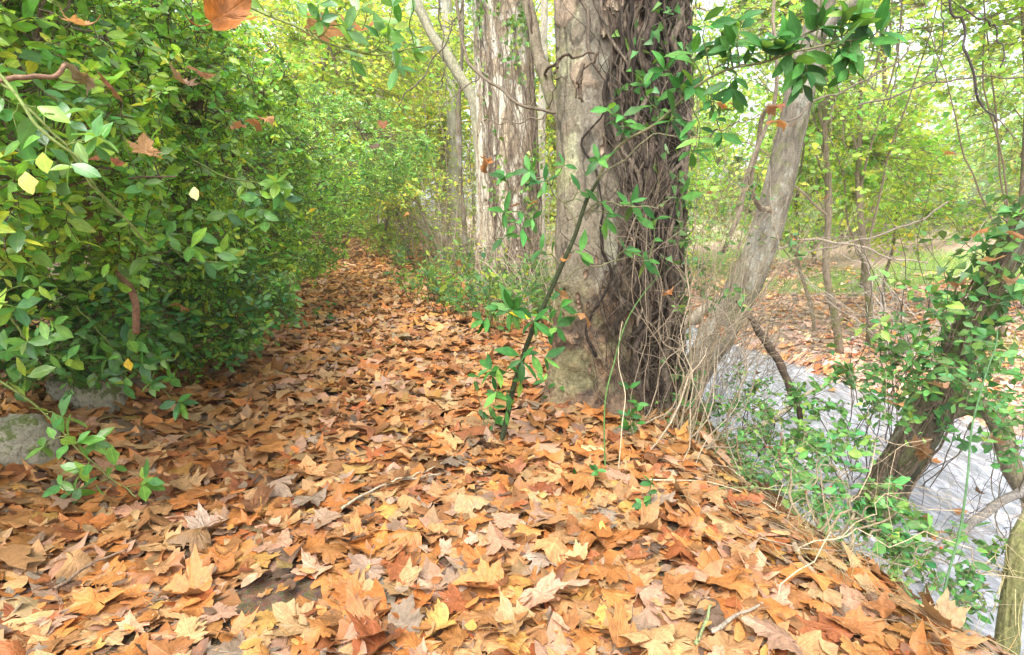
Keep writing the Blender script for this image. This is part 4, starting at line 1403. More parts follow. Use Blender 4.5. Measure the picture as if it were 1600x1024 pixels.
# near sprigs at lower left
SPR = [('trailing_sprig', 'bright trailing sprig with rounded leaves hanging before the mossy stones', [(-60, 560, 1.9), (20, 605, 1.95), (80, 655, 2.0), (130, 705, 2.05), (180, 755, 2.1), (215, 770, 2.1)],
        [(40, 590, 5), (15, 540, 6), (100, 650, 5), (120, 690, 6), (75, 700, 4), (150, 690, 5), (128, 735, 5), (120, 770, 9), (230, 750, 8), (90, 760, 4), (180, 730, 3)], .085),
       ('trailing_sprig', 'leafy sprig beside the upper mossy stone reaching onto the path', [(120, 480, 2.7), (170, 540, 2.75), (215, 580, 2.8), (265, 625, 2.85)],
        [(170, 560, 6), (190, 600, 7), (215, 575, 7), (235, 600, 7), (280, 630, 8), (250, 560, 6), (150, 540, 6), (210, 530, 6), (265, 590, 5)], .09),
       ('trailing_sprig', 'pale green sprig low on the left edge above the stones', [(-60, 420, 1.6), (0, 470, 1.65), (40, 520, 1.7), (60, 555, 1.75)],
        [(35, 360, 7), (10, 400, 5), (60, 450, 5), (35, 545, 8), (70, 530, 5), (10, 490, 6), (85, 500, 6), (100, 560, 4)], .07),
       ('trailing_sprig', 'fresh leafy sprig in the hedge front at middle left', [(180, 330, 2.2), (240, 370, 2.2), (290, 400, 2.25), (340, 415, 2.3)],
        [(210, 350, 6), (255, 345, 6), (265, 370, 5), (290, 395, 6), (320, 420, 6), (350, 400, 7), (230, 400, 5), (300, 360, 5)], .09),
       ('trailing_sprig', 'upper leafy sprig with narrow leaves arching toward the path', [(300, -20, 1.7), (420, 22, 1.65), (500, 66, 1.6), (560, 80, 1.6), (655, 74, 1.6)],
        [(440, 20, 6), (480, 50, 6), (520, 60, 6), (545, 85, 5), (600, 50, 6), (630, 40, 6), (650, 80, 6), (590, 90, 5), (620, 105, 4), (560, 20, 6), (500, 10, 6), (610, 10, 5), (640, -5, 5), (400, 5, 6)], .058),
       ('trailing_sprig', 'blue green sprig of cupped leaves at the hedge middle beside the path', [(300, 250, 3.0), (370, 280, 3.0), (420, 290, 3.0), (445, 300, 3.0)],
        [(400, 330, 7), (430, 290, 8), (445, 310, 8), (410, 345, 7), (380, 300, 5), (350, 335, 5), (385, 390, 6)], .10),
       ('trailing_sprig', 'long straight shoot with yellow green leaves in the near hedge', [(-20, 110, 1.5), (40, 160, 1.5), (100, 225, 1.52), (150, 290, 1.55), (175, 325, 1.6)],
        [(20, 170, 5), (60, 205, 5), (100, 190, 6), (145, 210, 6), (40, 225, 5), (65, 250, 4), (110, 260, 4), (150, 225, 5)], .075)]
SPAL = [(.10, .27, .06), (.15, .34, .07), (.24, .42, .07), (.07, .21, .06)]
for nm, lab, pl, cs, L_ in SPR:
    p3 = [at(*v) for v in pl]
    b = p3[0]
    r_ = thing(nm, b, lab, 'shrub sprig', 'leafy sprigs of the hedge front')
    a2 = Acc()
    sp_ = wig(spline(p3, 30)[None], .006, 2)
    tubes(a2, sp_, np.linspace(.0045, .002, 30)[None], 6, (.16, .20, .06))
    a2.build('stem', M_TWIG, r_)
    for (cx_, cy_, n_) in cs:
        i_ = np.argmin([(v[0] - cx_) ** 2 + (v[1] - cy_) ** 2 for v in pl])
        p = at(cx_, cy_, pl[i_][2] + RG.normal(0, .05))
        s_ = nearest_on(sp_[0], p - [.03, 0, 0])
        if np.linalg.norm(s_ - p) < .04:
            p = p + [.04, -.03, .02]
        a, a3 = Acc(), Acc()
        cluster(a, a3, p, s_, n_, L_, L_ * .48, SPAL, [4, 4, 1.5, 3], bark=(.16, .22, .06), tw=.0016, bend=.2)
        lc = a.build('leaf_cluster', M_EVER, r_)
        tb = a3.build('twig', M_TWIG)
        tb.data.transform(__import__('mathutils').Matrix.Translation([-float(v_) for v_ in r_.location]))
        tb.parent = lc
big_shrub('low_evergreen_shrub', 'leafy skirt of bright foliage hanging over the mossy stones', 'shrub', tuple(at(90, 560, 3.3)[:2]), at(90, 500, 2.95), (.60, .35, .34), 300, 10, .062, .03, 'fine', 'low growth at the hedge foot', nst=10, gap=.36, seed=31, stem_r=.006, pal=SPAL, palw=[4, 3, 1, 4])
big_shrub('low_evergreen_shrub', 'leafy skirt of glossy foliage between the stones and the path bend', 'shrub', tuple(at(300, 500, 4.4)[:2]), at(300, 470, 3.9), (.75, .45, .42), 380, 10, .062, .028, 'fine', 'low growth at the hedge foot', nst=10, gap=.36, seed=32, stem_r=.006, pal=SPAL, palw=[3, 3, 1, 5])
# bare brown stem in the left hedge
for lab, pl, r0_ in [('thick brown bare stem bending through the left hedge', [(60, 295, 2.3), (95, 325, 2.3), (135, 350, 2.32), (160, 380, 2.35), (185, 425, 2.38), (205, 460, 2.4), (212, 520, 2.45)], .018),
                     ('thin grey bare stem crossing the upper left hedge', [(-30, 125, 1.5), (30, 130, 1.52), (70, 122, 1.56), (110, 108, 1.62)], .007),
                     ('green leafless shoot slanting down the left hedge', [(-20, 100, 1.45), (60, 190, 1.46), (120, 250, 1.5), (150, 290, 1.55), (240, 390, 1.8)], .004)]:
    p3 = [at(*v) for v in pl]
    a = Acc()
    tubes(a, wig(spline(p3, 40)[None], .006, 2), np.linspace(r0_, r0_ * .8, 40)[None], 9, (.22, .13, .085) if r0_ > .005 else (.2, .26, .08))
    o = a.build('bare_branch', M_TWIG, origin=p3[-1])
    tag(o, lab, 'branch', 'bare branches in the left hedge')


# ------------------------------------------------------------------ mossy stones
def stone(b, r, label, seed):
    n, m = 40, 28
    u = np.linspace(0, 2 * pi, n, endpoint=False)
    v = np.linspace(0, pi, m)
    U, Vv = np.meshgrid(u, v)
    d = np.stack([np.cos(U) * np.sin(Vv), np.sin(U) * np.sin(Vv), np.cos(Vv)], -1)
    p = np.sign(d) * np.abs(d) ** .62
    fac = np.floor(6 * fbm(d[..., 0] * 1.6 + seed, d[..., 1] * 1.6, d[..., 2] * 1.6, 2, seed + 3)) / 6
    p = p * (.82 + .4 * fac[..., None])
    p = p * (1 + .22 * (fbm(d[..., 0] * 2, d[..., 1] * 2, d[..., 2] * 2, 4, seed) - .5)[..., None] + .08 * (fbm(d[..., 0] * 8, d[..., 1] * 8, d[..., 2] * 8, 3, seed + 9) - .5)[..., None])
    V = np.asarray(b) + p * np.asarray(r)
    i = np.arange(m - 1)[:, None] * n
    j = np.arange(n)[None]
    j2 = (j + 1) % n
    a_ = Acc()
    a_.add(V.reshape(-1, 3), [np.stack([i + j, i + n + j, i + n + j2, i + j2], -1).reshape(-1, 4)], (.3, .3, .25))
    o_ = a_.build('stone', M_STONE, origin=b)
    tag(o_, label, 'stone', 'mossy stones at the hedge foot')


p = at(135, 618, 3.1)
stone(p, (.17, .14, .15), 'upper pale mossy stone under the hedge sprig', 1)
p = at(22, 705, 2.45)
stone(p, (.16, .13, .16), 'lower pale mossy stone at the left frame edge', 2)
p = at(-12, 772, 2.25)
stone(p, (.10, .13, .10), 'small grey stone below the others at the left frame edge', 3)
p = at(205, 560, 3.9)
stone(p, (.2, .16, .10), 'half hidden stone behind the hedge sprig', 4)


# ------------------------------------------------------------------ seedlings and thicket right of the path
SG = [(.08, .20, .07), (.12, .27, .08), (.20, .36, .08), (.30, .42, .08)]
cnt = 0
while cnt < 115:
    y = 5.4 + 8.5 * RG.random() ** 1.2 if cnt > 50 else RG.uniform(5.4, 8.2)
    x = RG.uniform(-3.0, .7) - .12 * (y - 6)
    pr = proj(np.array([x, y, 0.]))
    if not (595 < pr[0] < 860) or not tree_clear(np.array(x), np.array(y)):
        continue
    if x < left_edge(y) + np.interp(y, [5.4, 8, 11], [2.15, 1.75, 1.5]):
        continue
    cnt += 1
    b = np.array([x, y, float(H(x, y)) - .01])
    hh = RG.uniform(.3, .85)
    r_ = thing('seedling', b, 'thin upright seedling with few small leaves beside the path before the pale plane tree', 'seedling', 'thin seedlings along the right of the path')
    aL, aT = Acc(), Acc()
    nb = 4
    A_ = np.repeat(b[None], nb, 0)
    Cc = b + np.stack([RG.normal(0, .13, nb), RG.normal(0, .13, nb), hh * RG.uniform(.6, 1.1, nb)], -1)
    leafy_twigs(aL, aT, A_, (A_ + Cc) / 2 + [0, 0, .08], Cc, 9, .08, .036, SG, [4, 4, 2, 1], 'hex', .0026, frm=.35)
    aT.build('stem', M_TWIG, r_)
    aL.build('foliage', M_SOFT, r_)

cnt = 0
while cnt < 110:
    y = RG.uniform(10.5, 24)
    x = RG.uniform(-9, 3.2)
    pr = proj(np.array([x, y, .5]))
    if x < left_edge(y) + 2.2 and y < 23:
        continue
    if not 420 < pr[0] < 900:
        continue
    cnt += 1
    b = np.array([x, y, float(H(x, y)) - .02])
    hh = RG.uniform(1.8, 4.6)
    r_ = thing('thicket_sapling', b, 'slender grey stemmed sapling with sparse yellow green leaves in the thicket beyond the path', 'sapling', 'thicket saplings beyond the path')
    aL, aT = Acc(), Acc()
    ln = RG.normal(0, .25, 2)
    top = b + [ln[0] * hh * .5, ln[1] * hh * .5, hh]
    pl = wig(bez(b, (b + top) / 2 + RG.normal(0, .12, 3), top, 16), .03, 1.5)
    tubes(aT, pl, np.linspace(.014, .004, 16)[None] * RG.uniform(.6, 1.3), 5, lerp3((.16, .12, .08), (.34, .28, .20), RG.random()))
    nb = 24
    i_ = RG.integers(3, 16, nb)
    A_ = pl[0, i_]
    Cc = A_ + np.stack([RG.normal(0, .4, nb), RG.normal(0, .4, nb), RG.uniform(-.05, .45, nb)], -1)
    leafy_twigs(aL, aT, A_, (A_ + Cc) / 2 + [0, 0, .08], Cc, 7, .085, .045, [(.20, .36, .08), (.32, .48, .10), (.46, .58, .12), (.52, .52, .12)], [3, 4, 3, 1], 'hex', .003, barkc=(.22, .17, .11))
    aT.build('stem', M_TWIG, r_)
    aL.build('foliage', M_SOFT, r_)


# ------------------------------------------------------------------ bare shrubs right of the trunk
def bare_shrub(label, base, tips, n, r, col, sub=3, group='bare twiggy shrubs on the bank', K=18):
    base = np.asarray(base, float)
    r_ = thing('bare_shrub', base, label, 'shrub', group)
    tips = np.asarray(tips, float)
    t_ = tips[RG.integers(0, len(tips), n)] + RG.normal(0, .16, (n, 3))
    b_ = base + RG.normal(0, 1, (n, 3)) * [.2, .22, .03]
    b_[:, 2] = H(b_[:, 0], b_[:, 1]) - .01
    mid = (b_ + t_) / 2 + RG.normal(0, .3, (n, 3)) + [0, 0, .12]
    t_ = t_ + RG.normal(0, .22, (n, 3))
    P = wig(bez(b_, mid, t_, K), .045, 1.6)
    a_ = Acc()
    rr = r * RG.uniform(.5, 1.4, (n, 1))
    cc = lerp3(np.asarray(col) * .55, np.asarray(col) * 1.35, RG.random(n))
    tubes(a_, P, np.linspace(1, .3, K)[None] * rr, 5, cc, cap=False)
    a_.build('stem', M_TWIG, r_)
    if sub:
        m = n * sub
        pi_ = np.repeat(np.arange(n), sub)
        k_ = RG.integers(5, K, m)
        A_ = P[pi_, k_]
        tan = nrm(P[pi_, k_] - P[pi_, k_ - 1])
        Cc = A_ + (tan * .6 + .55 * RG.standard_normal((m, 3)) + [0, 0, .1]) * RG.uniform(.15, .75, (m, 1))
        a_ = Acc()
        tubes(a_, wig(bez(A_, (A_ + Cc) / 2 + RG.normal(0, .04, (m, 3)), Cc, 9), .012, 1.5), np.linspace(1, .4, 9)[None] * r * .42, 4, np.repeat(cc, sub, 0), cap=False)
        a_.build('twigs', M_TWIG, r_)
    return r_, P


TW = (.26, .21, .145)
TWIGS_EXTRA = True
b1 = gpt(1045, 705)
bare_shrub('dense bare twiggy shrub rising right of the massive trunk', b1, [at(1060, 420, 3.7), at(1110, 300, 3.8), at(1180, 380, 3.6), at(1090, 500, 3.7), at(1150, 460, 3.5), at(1220, 420, 3.6), at(1040, 330, 3.8), at(1130, 220, 3.7)], 15, .0036, TW, 14)
b2 = gpt(1090, 660)
bare_shrub('pale arching bare shrub before the leaning tree foot', b2, [at(1180, 420, 4.4), at(1260, 330, 4.4), at(1330, 420, 4.6), at(1250, 480, 4.4), at(1150, 330, 4.8), at(1370, 350, 4.8), at(1120, 520, 4.5), at(1290, 250, 4.6)], 16, .0034, (.26, .215, .15), 10)
b3 = gpt(1110, 640)
bare_shrub('stiff brown twigs standing at the leaning tree foot', b3, [at(1180, 520, 5.2), at(1220, 450, 5.2), at(1140, 560, 5.0), at(1200, 560, 5.0), at(1100, 480, 5.4)], 7, .0033, (.26, .21, .145), 5)
b4 = gpt(1385, 720)
bare_shrub('dark branched bare shrub over the far water', b4, [at(1390, 470, 4.0), at(1430, 330, 4.0), at(1370, 540, 4.0), at(1450, 560, 4.0), at(1400, 380, 4.0), at(1320, 620, 3.9)], 16, .005, (.13, .10, .075), 3)
b5 = gpt(1420, 560)
bare_shrub('grey tangled bare bush on the far bank', b5, [b5 + v for v in ([-2.2, 0, 1.3], [-1.2, 0, 1.6], [0, .3, 1.5], [1.2, 0, 1.7], [2.0, 0, 1.2], [-.5, 0, 1.0], [1, .3, .8])], 50, .006, (.42, .38, .33), 3)
b6 = gpt(700, 420)
bare_shrub('pale bare bush of upright twigs between the path and the paler plane tree', b6, [b6 + v for v in ([-.9, 0, 1.5], [-.4, 0, 2.0], [.2, .3, 1.9], [.7, 0, 1.5], [1.1, 0, 1.0])], 90, .006, (.36, .30, .21), 3)
b7 = gpt(850, 500)
bare_shrub('straw pale tangle of twigs at the foot of the paler plane tree', b7, [b7 + v for v in ([-.6, .2, .9], [-.3, 0, .7], [.1, .1, 1.1], [.25, 0, .6], [-.8, 0, .4])], 60, .004, (.42, .35, .25), 3)

b8 = gpt(1120, 690)
bare_shrub('wide springing bare briar before the leaning tree, its thin arcs crossing the far bank', b8, [at(1300, 330, 4.2), at(1400, 420, 4.2), at(1220, 250, 4.2), at(1340, 500, 4.0), at(1250, 420, 4.0), at(1160, 400, 4.0), at(1450, 330, 4.3), at(1100, 350, 4.0), at(1180, 520, 4)], 48, .0027, (.24, .195, .14), 8)
b9 = gpt(1030, 660)
bare_shrub('fine brown twigs springing in front of the vine stems at the massive trunk right side', b9, [at(1080, 200, 3.4), at(1130, 280, 3.4), at(1160, 200, 3.5), at(1100, 400, 3.3), at(1190, 300, 3.5), at(1060, 480, 3.3), at(1210, 180, 3.6)], 14, .0028, (.22, .17, .12), 12)
b10 = gpt(1500, 860)
bare_shrub('thin dark briars crossing the water at lower right', b10, [at(1450, 700, 2.8), at(1520, 720, 2.8), at(1560, 780, 2.7), at(1480, 620, 3.0), at(1590, 620, 3.0), at(1420, 780, 2.7)], 12, .0022, (.14, .10, .08), 6)

b11 = gpt(1250, 850)
bare_shrub('low tangle of dry stems sprawling along the bank edge', b11, [at(1150, 740, 2.6), at(1220, 760, 2.5), at(1300, 800, 2.4), at(1380, 850, 2.2), at(1440, 900, 2.0), at(1340, 760, 2.6), at(1480, 940, 1.9)], 20, .0022, (.34, .27, .18), 4)

# lianas and long twigs
for lab, pl, r0_, c_ in [('long sagging liana curving down to the massive trunk', [(718, -40, 4.6), (722, 60, 4.5), (745, 110, 4.4), (790, 148, 4.2), (830, 165, 4.0), (872, 178, 3.75)], .013, (.15, .12, .085)),
                         ('thin straight liana slanting above the path', [(730, -30, 4.8), (700, 60, 4.8), (665, 115, 4.8), (622, 168, 4.8)], .007, (.13, .11, .08)),
                         ('hanging liana dropping left of the paler plane tree', [(686, -20, 5), (693, 60, 5), (696, 110, 5), (688, 140, 5)], .006, (.12, .10, .075)),
                         ('thin level twig before the paler plane tree', [(755, 188, 5), (790, 195, 4.7), (835, 190, 4.3), (872, 180, 3.9)], .005, (.2, .16, .11)),
                         ('upper slanting branch at the right over the pale foliage', [(1230, 190, 4.2), (1270, 160, 4.2), (1330, 135, 4.2), (1385, 105, 4.2), (1425, 70, 4.2)], .007, (.15, .12, .09)),
                         ('long horizontal twig across the right foliage', [(1340, 165, 5), (1420, 142, 5), (1480, 125, 5), (1545, 122, 5), (1620, 118, 5)], .008, (.14, .11, .09)),
                         ('kinked dark branch hanging at the upper right', [(1485, -20, 4.4), (1505, 35, 4.4), (1510, 80, 4.4), (1520, 120, 4.4), (1540, 170, 4.4), (1555, 190, 4.4)], .010, (.08, .065, .06)),
                         ('thin hanging twig at the upper right with side shoots', [(1475, -10, 4.2), (1478, 50, 4.2), (1468, 110, 4.2), (1460, 140, 4.2)], .005, (.10, .08, .07)),
                         ('upright thin twig rising before the far pale foliage', [(1408, -10, 4.6), (1407, 60, 4.6), (1400, 110, 4.6), (1388, 165, 4.6)], .005, (.10, .08, .07)),
                         ('branched twig spreading along the right top edge', [(1500, 10, 4.2), (1540, 35, 4.2), (1560, 50, 4.2), (1568, 105, 4.2)], .006, (.09, .07, .065)),
                         ('grey limb arching low across the far bank', [(1250, 400, 7), (1310, 385, 7), (1370, 370, 7), (1440, 345, 7), (1480, 315, 7)], .0145, (.22, .18, .14)),
                         ('second grey limb curving down over the far bank', [(1210, 390, 6.5), (1270, 375, 6.5), (1340, 385, 6.5), (1400, 405, 6.5), (1450, 410, 6.5)], .013, (.30, .25, .19))]:
    p3 = [at(*v) for v in pl]
    if pl[0][1] < 0:
        p3 = [p3[0] + (p3[0] - p3[1]) * 1.5 + [0, 0, .9]] + p3
    a = Acc()
    P_ = wig(spline(p3, 40)[None], .012, 3)
    tubes(a, P_, np.linspace(r0_, r0_ * .75, 40)[None] * (.85 + .3 * RG.random((1, 40))), 7, c_)
    m = 10
    k_ = RG.integers(6, 40, m)
    A_ = P_[0, k_]
    Cc = A_ + RG.normal(0, .16, (m, 3)) + [0, 0, -.08]
    tubes(a, wig(bez(A_, (A_ + Cc) / 2 + RG.normal(0, .03, (m, 3)), Cc, 9), .01, 1.5), np.linspace(1, .4, 9)[None] * r0_ * .4, 4, c_, cap=False)
    o = a.build('twig' if r0_ < .0125 else 'liana', M_TWIG, origin=p3[0])
    tag(o, lab, 'branch')

# green canes
for lab, pl, r0_, c_ in [('tall bright green cane curving up before the hollow trunk base', [(946, 745, 2.55), (945, 690, 2.6), (948, 615, 2.66), (960, 560, 2.7), (980, 500, 2.75), (1008, 458, 2.8), (1030, 430, 2.85)], .0042, (.075, .16, .04)),
                         ('long dark green cane standing on the bank edge at lower right', [(1470, 1000, 1.62), (1478, 930, 1.66), (1495, 840, 1.72), (1510, 740, 1.78), (1525, 650, 1.85), (1545, 570, 1.9), (1556, 520, 1.95)], .0042, (.07, .15, .06)),
                         ('thin pale stalk rising beside the tall green cane', [(966, 745, 2.55), (972, 680, 2.6), (978, 620, 2.7), (966, 560, 2.8), (975, 500, 2.85)], .003, (.42, .36, .24)),
                         ('flat green shoot lying across the bank top', [(1010, 765, 2.45), (1080, 760, 2.45), (1160, 762, 2.42), (1260, 765, 2.4)], .004, (.20, .27, .09)),
                         ('reddish upright stalk by the water', [(1218, 740, 3.1), (1219, 710, 3.1), (1221, 675, 3.1)], .006, (.25, .11, .07)),
                         ('brown upright stalk on the bank left of the water', [(1160, 760, 3.0), (1155, 720, 3.0), (1148, 680, 3.0)], .006, (.26, .18, .11))]:
    p3 = [at(*v) for v in pl]
    p3[0][2] = H(p3[0][0], p3[0][1]) - .01
    a = Acc()
    tubes(a, wig(spline(p3, 40)[None], .004, 2), np.linspace(r0_, r0_ * .55, 40)[None], 8, c_)
    o = a.build('cane', M_STALK, origin=p3[0])
    tag(o, lab, 'cane')

# ------------------------------------------------------------------ leafy shrubs on the bank and over the water
BK = [(.06, .18, .045), (.10, .25, .06), (.17, .32, .07), (.05, .13, .035)]
BKW = [4, 4, 2, 2]


def px_shrub(name, label, base, tg, n, per, L, W, kind='fine', pal=BK, palw=BKW, mat=None, sig=.10, stem_r=.007, group='leafy shrubs on the stream bank', berries=0, droop=.04, twl=.3, tw=.0018, hubs=None, barkc=(.20, .16, .10)):
    base = np.asarray(base, float)
    r_ = thing(name, base, label, 'shrub', group)
    tg = np.array([at(*v[:3]) for v in tg])
    T = tg[RG.integers(0, len(tg), n)] + RG.normal(0, 1, (n, 3)) * [sig, sig * 1.2, sig * .8]
    m = len(tg)
    K = 16
    SP = wig(bez(np.repeat(base[None], m, 0) + RG.normal(0, .04, (m, 3)) * [1, 1, 0], (base + tg) / 2 + RG.normal(0, .06, (m, 3)) + [0, 0, .08], tg, K), .02, 1.5)
    a_ = Acc()
    tubes(a_, SP, np.linspace(1, .4, K)[None] * stem_r * RG.uniform(.6, 1.2, (m, 1)), 6, barkc, cap=False)
    a_.build('stem', M_TWIG, r_)
    pool_ = SP[:, 5:].reshape(-1, 3)
    src = pool_[((T[:, None] - pool_[None]) ** 2).sum(-1).argmin(1)]
    v = T - src
    l = np.linalg.norm(v, axis=1, keepdims=True)
    src = np.where(l > twl * 1.6, T - v / np.maximum(l, 1e-6) * twl, src)
    tip = T + RG.normal(0, .03, (n, 3)) + [0, 0, -droop]
    aL, aT = Acc(), Acc()
    leafy_twigs(aL, aT, src, (src + T) / 2 + [0, 0, .04], tip, per, L, W, pal, palw, kind, tw, .9, barkc, .2)
    aT.build('twigs', M_TWIG, r_)
    aL.build('foliage', mat or M_LAUREL, r_)
    for k in range(berries):
        p_ = tip[RG.integers(0, n)] + RG.normal(0, .04, 3)
        u = np.linspace(0, 2 * pi, 8, endpoint=False)
        v_ = np.linspace(0, pi, 6)
        U, Vv = np.meshgrid(u, v_)
        d = np.stack([np.cos(U) * np.sin(Vv) * .006, np.sin(U) * np.sin(Vv) * .006, np.cos(Vv) * .008], -1)
        i_ = np.arange(5)[:, None] * 8
        j = np.arange(8)[None]
        j2 = (j + 1) % 8
        a_ = Acc()
        a_.add((p_ + d).reshape(-1, 3), [np.stack([i_ + j, i_ + 8 + j, i_ + 8 + j2, i_ + j2], -1).reshape(-1, 4)], (.6, .05, .02))
        a_.build('berry', M_BERRY, r_)
    return r_


px_shrub('bank_shrub', 'leafy bank shrub with red hips between the bank edge and water', gpt(1280, 850), [(1270, 780, 2.6), (1310, 740, 2.7), (1290, 700, 2.8), (1340, 790, 2.5), (1360, 830, 2.4), (1400, 840, 2.4), (1300, 820, 2.4), (1240, 720, 2.9), (1430, 800, 2.5), (1385, 790, 2.5)], 75, 9, .058, .030, sig=.07, berries=7, pal=[(.06, .19, .05), (.10, .27, .07), (.16, .33, .08)], palw=[3, 4, 2])
px_shrub('bank_shrub', 'ragged leafy fringe growing along the bank edge above the water', gpt(1330, 880), [(1130, 770, 2.55), (1180, 790, 2.45), (1230, 820, 2.3), (1290, 850, 2.15), (1340, 880, 2.05), (1390, 920, 1.9), (1440, 950, 1.8), (1250, 790, 2.45), (1330, 840, 2.2)], 42, 8, .042, .02, sig=.055, stem_r=.004, pal=[(.07, .20, .05), (.12, .28, .07), (.22, .34, .09)], palw=[3, 4, 2])
px_shrub('bank_shrub', 'drooping leafy stems before the water below the slanting ivied tree', gpt(1400, 880), [(1400, 790, 2.6), (1440, 830, 2.5), (1480, 870, 2.4), (1420, 880, 2.3), (1510, 930, 2.2), (1460, 910, 2.2), (1370, 760, 2.8)], 28, 8, .05, .022, sig=.07, stem_r=.004)
px_shrub('bank_shrub', 'airy small leaved shrub standing before the stream water', gpt(1330, 780), [(1330, 690, 3.3), (1290, 640, 3.4), (1360, 640, 3.4), (1350, 590, 3.5), (1400, 610, 3.4), (1320, 590, 3.5), (1270, 690, 3.3), (1390, 560, 3.6), (1420, 650, 3.4), (1250, 620, 3.6)], 110, 9, .05, .026, sig=.10)
px_shrub('bank_shrub', 'glossy leaved shrub crowding the slanting ivied tree', gpt(1420, 790), [(1430, 560, 3.4), (1470, 530, 3.4), (1500, 590, 3.3), (1420, 520, 3.5), (1480, 480, 3.5), (1380, 520, 3.5), (1540, 560, 3.3), (1560, 620, 3.2), (1580, 650, 3.1), (1440, 600, 3.4)], 60, 8, .07, .034, sig=.10)
px_shrub('bank_shrub', 'thin shrub dangling over the water at the right frame edge', gpt(1560, 900), [(1500, 900, 2.6), (1540, 870, 2.6), (1580, 860, 2.6), (1480, 850, 2.7), (1530, 940, 2.5), (1570, 700, 2.8), (1600, 660, 2.8), (1550, 650, 2.8), (1480, 960, 2.4), (1430, 870, 2.5)], 50, 8, .05, .024, sig=.08)
px_shrub('bank_shrub', 'low leafy cover on the bank slope below the vine roots', gpt(1080, 720), [(1090, 690, 3.2), (1060, 660, 3.4), (1130, 680, 3.4), (1110, 630, 3.6), (1150, 720, 3.2), (1180, 690, 3.4), (1090, 740, 3.0), (1060, 600, 3.6), (1150, 640, 3.8), (1200, 650, 4)], 120, 8, .04, .022, sig=.12)
px_shrub('bank_shrub', 'grassy green clump on the slope at the water edge', gpt(1190, 780), [(1180, 740, 2.9), (1200, 760, 2.8), (1160, 720, 3.1), (1220, 790, 2.7), (1140, 700, 3.2)], 70, 8, .04, .016, sig=.08)
px_shrub('bank_shrub', 'fine leaved sprays floating before the pale stream', gpt(1180, 740), [(1200, 640, 4.2), (1240, 640, 4.2), (1180, 610, 4.4), (1240, 690, 4.0), (1200, 690, 4.0), (1160, 590, 4.5), (1220, 720, 3.8)], 90, 8, .045, .02, sig=.14)
px_shrub('bank_shrub', 'sparse leafy twigs right of the massive trunk among bare stems', gpt(1060, 690), [(1080, 300, 3.6), (1130, 380, 3.6), (1170, 350, 3.8), (1090, 420, 3.6), (1160, 260, 3.8), (1070, 480, 3.5), (1230, 380, 4), (1120, 460, 3.6)], 55, 6, .045, .022, sig=.14)

# ------------------------------------------------------------------ pale foliage beyond the stream, and the woods behind
YG = [(.40, .54, .07), (.52, .60, .10), (.30, .48, .07), (.58, .56, .09), (.20, .38, .07)]
YGW = [4, 4, 3, 2, 2]
PG = [(.34, .56, .20), (.46, .64, .26), (.58, .68, .38), (.26, .48, .18)]
RG_ = [(.36, .62, .12), (.46, .70, .17), (.30, .56, .12), (.56, .68, .22), (.22, .46, .11)]


def back_tree(name, label, base, centre, radii, ntw, per, L, W, tr=.12, group='trees and bushes beyond', pal=YG, palw=YGW, gap=.45, seed=0, kind='quad', nlimb=9, trunkc=(.25, .20, .14), flat=.5, keepdir=None, twl=.9):
    base = np.array([base[0], base[1], float(H(base[0], base[1])) - .1])
    r_ = thing(name, base, label, 'tree' if 'tree' in name else 'bush', group)
    T = shell_targets(centre, radii, ntw, gap, 500 + seed, .2, keepdir)
    c = np.asarray(centre, float)
    top = np.array([c[0], c[1], c[2] + radii[2] * .7])
    K = 24
    pl = wig(bez(base, (base + top) / 2 + RG.normal(0, .3, 3) * [1, 1, 0], top, K), .06, 1.2)
    a_ = Acc()
    tubes(a_, pl, np.linspace(tr * 1.2, tr * .25, K)[None], 10, trunkc)
    a_.build('trunk', M_MOSSBARK, r_)
    hub = T[RG.integers(0, len(T), nlimb)]
    k_ = RG.integers(4, K - 3, nlimb)
    A_ = pl[0, k_]
    LB_ = wig(bez(A_, (A_ + hub) / 2 + [0, 0, .25], hub, 14), .05, 1.5)
    a_ = Acc()
    tubes(a_, LB_, np.linspace(tr * .4, tr * .1, 14)[None], 6, trunkc, cap=False)
    pool_ = np.concatenate([LB_[:, 3:].reshape(-1, 3), pl[0, 5:]])
    aL = Acc()
    for s0 in range(0, len(T), 500):
        t_ = T[s0:s0 + 500]
        src = pool_[((t_[:, None] - pool_[None]) ** 2).sum(-1).argmin(1)]
        v = t_ - src
        l = np.linalg.norm(v, axis=1, keepdims=True)
        src = np.where(l > twl, t_ - v / np.maximum(l, 1e-6) * twl, src)
        leafy_twigs(aL, a_, src, (src + t_) / 2 + [0, 0, .08], t_ + [0, 0, -.08], per, L, W, pal, palw, kind, .004, 1.0, trunkc, .15, .2, K=5)
    a_.build('branches', M_TWIG, r_)
    aL.build('crown', M_SOFT, r_)
    return r_


FB = 'pale leafy bushes across the stream'
back_tree('hazel_bush', 'pale green leafy bush across the stream right of the leaning tree', (5.2, 9.5), (4.6, 9.0, 2.2), (2.2, 1.5, 1.5), 620, 9, .09, .078, .03, FB, pal=RG_, seed=1, kind='hex', gap=.51)
back_tree('hazel_bush', 'light airy bush spreading over the far bank grass', (7.6, 11.5), (7.0, 11.0, 2.0), (2.6, 1.8, 1.7), 700, 9, .095, .082, .03, FB, pal=RG_, seed=2, kind='hex', gap=.51)
back_tree('hazel_bush', 'bright leaved bush at the right frame edge across the stream', (9.8, 9.5), (8.6, 9.2, 2.6), (2.2, 1.8, 2.3), 640, 9, .08, .066, .06, FB, seed=3, kind='hex', gap=.47, pal=PG, palw=[4, 4, 2, 3])
back_tree('hazel_bush', 'yellowish low bush behind the leaning tree', (3.6, 12.8), (3.6, 12.5, 1.7), (1.7, 1.5, 1.9), 560, 9, .085, .06, .05, FB, pal=RG_, seed=4, kind='hex', gap=.45)
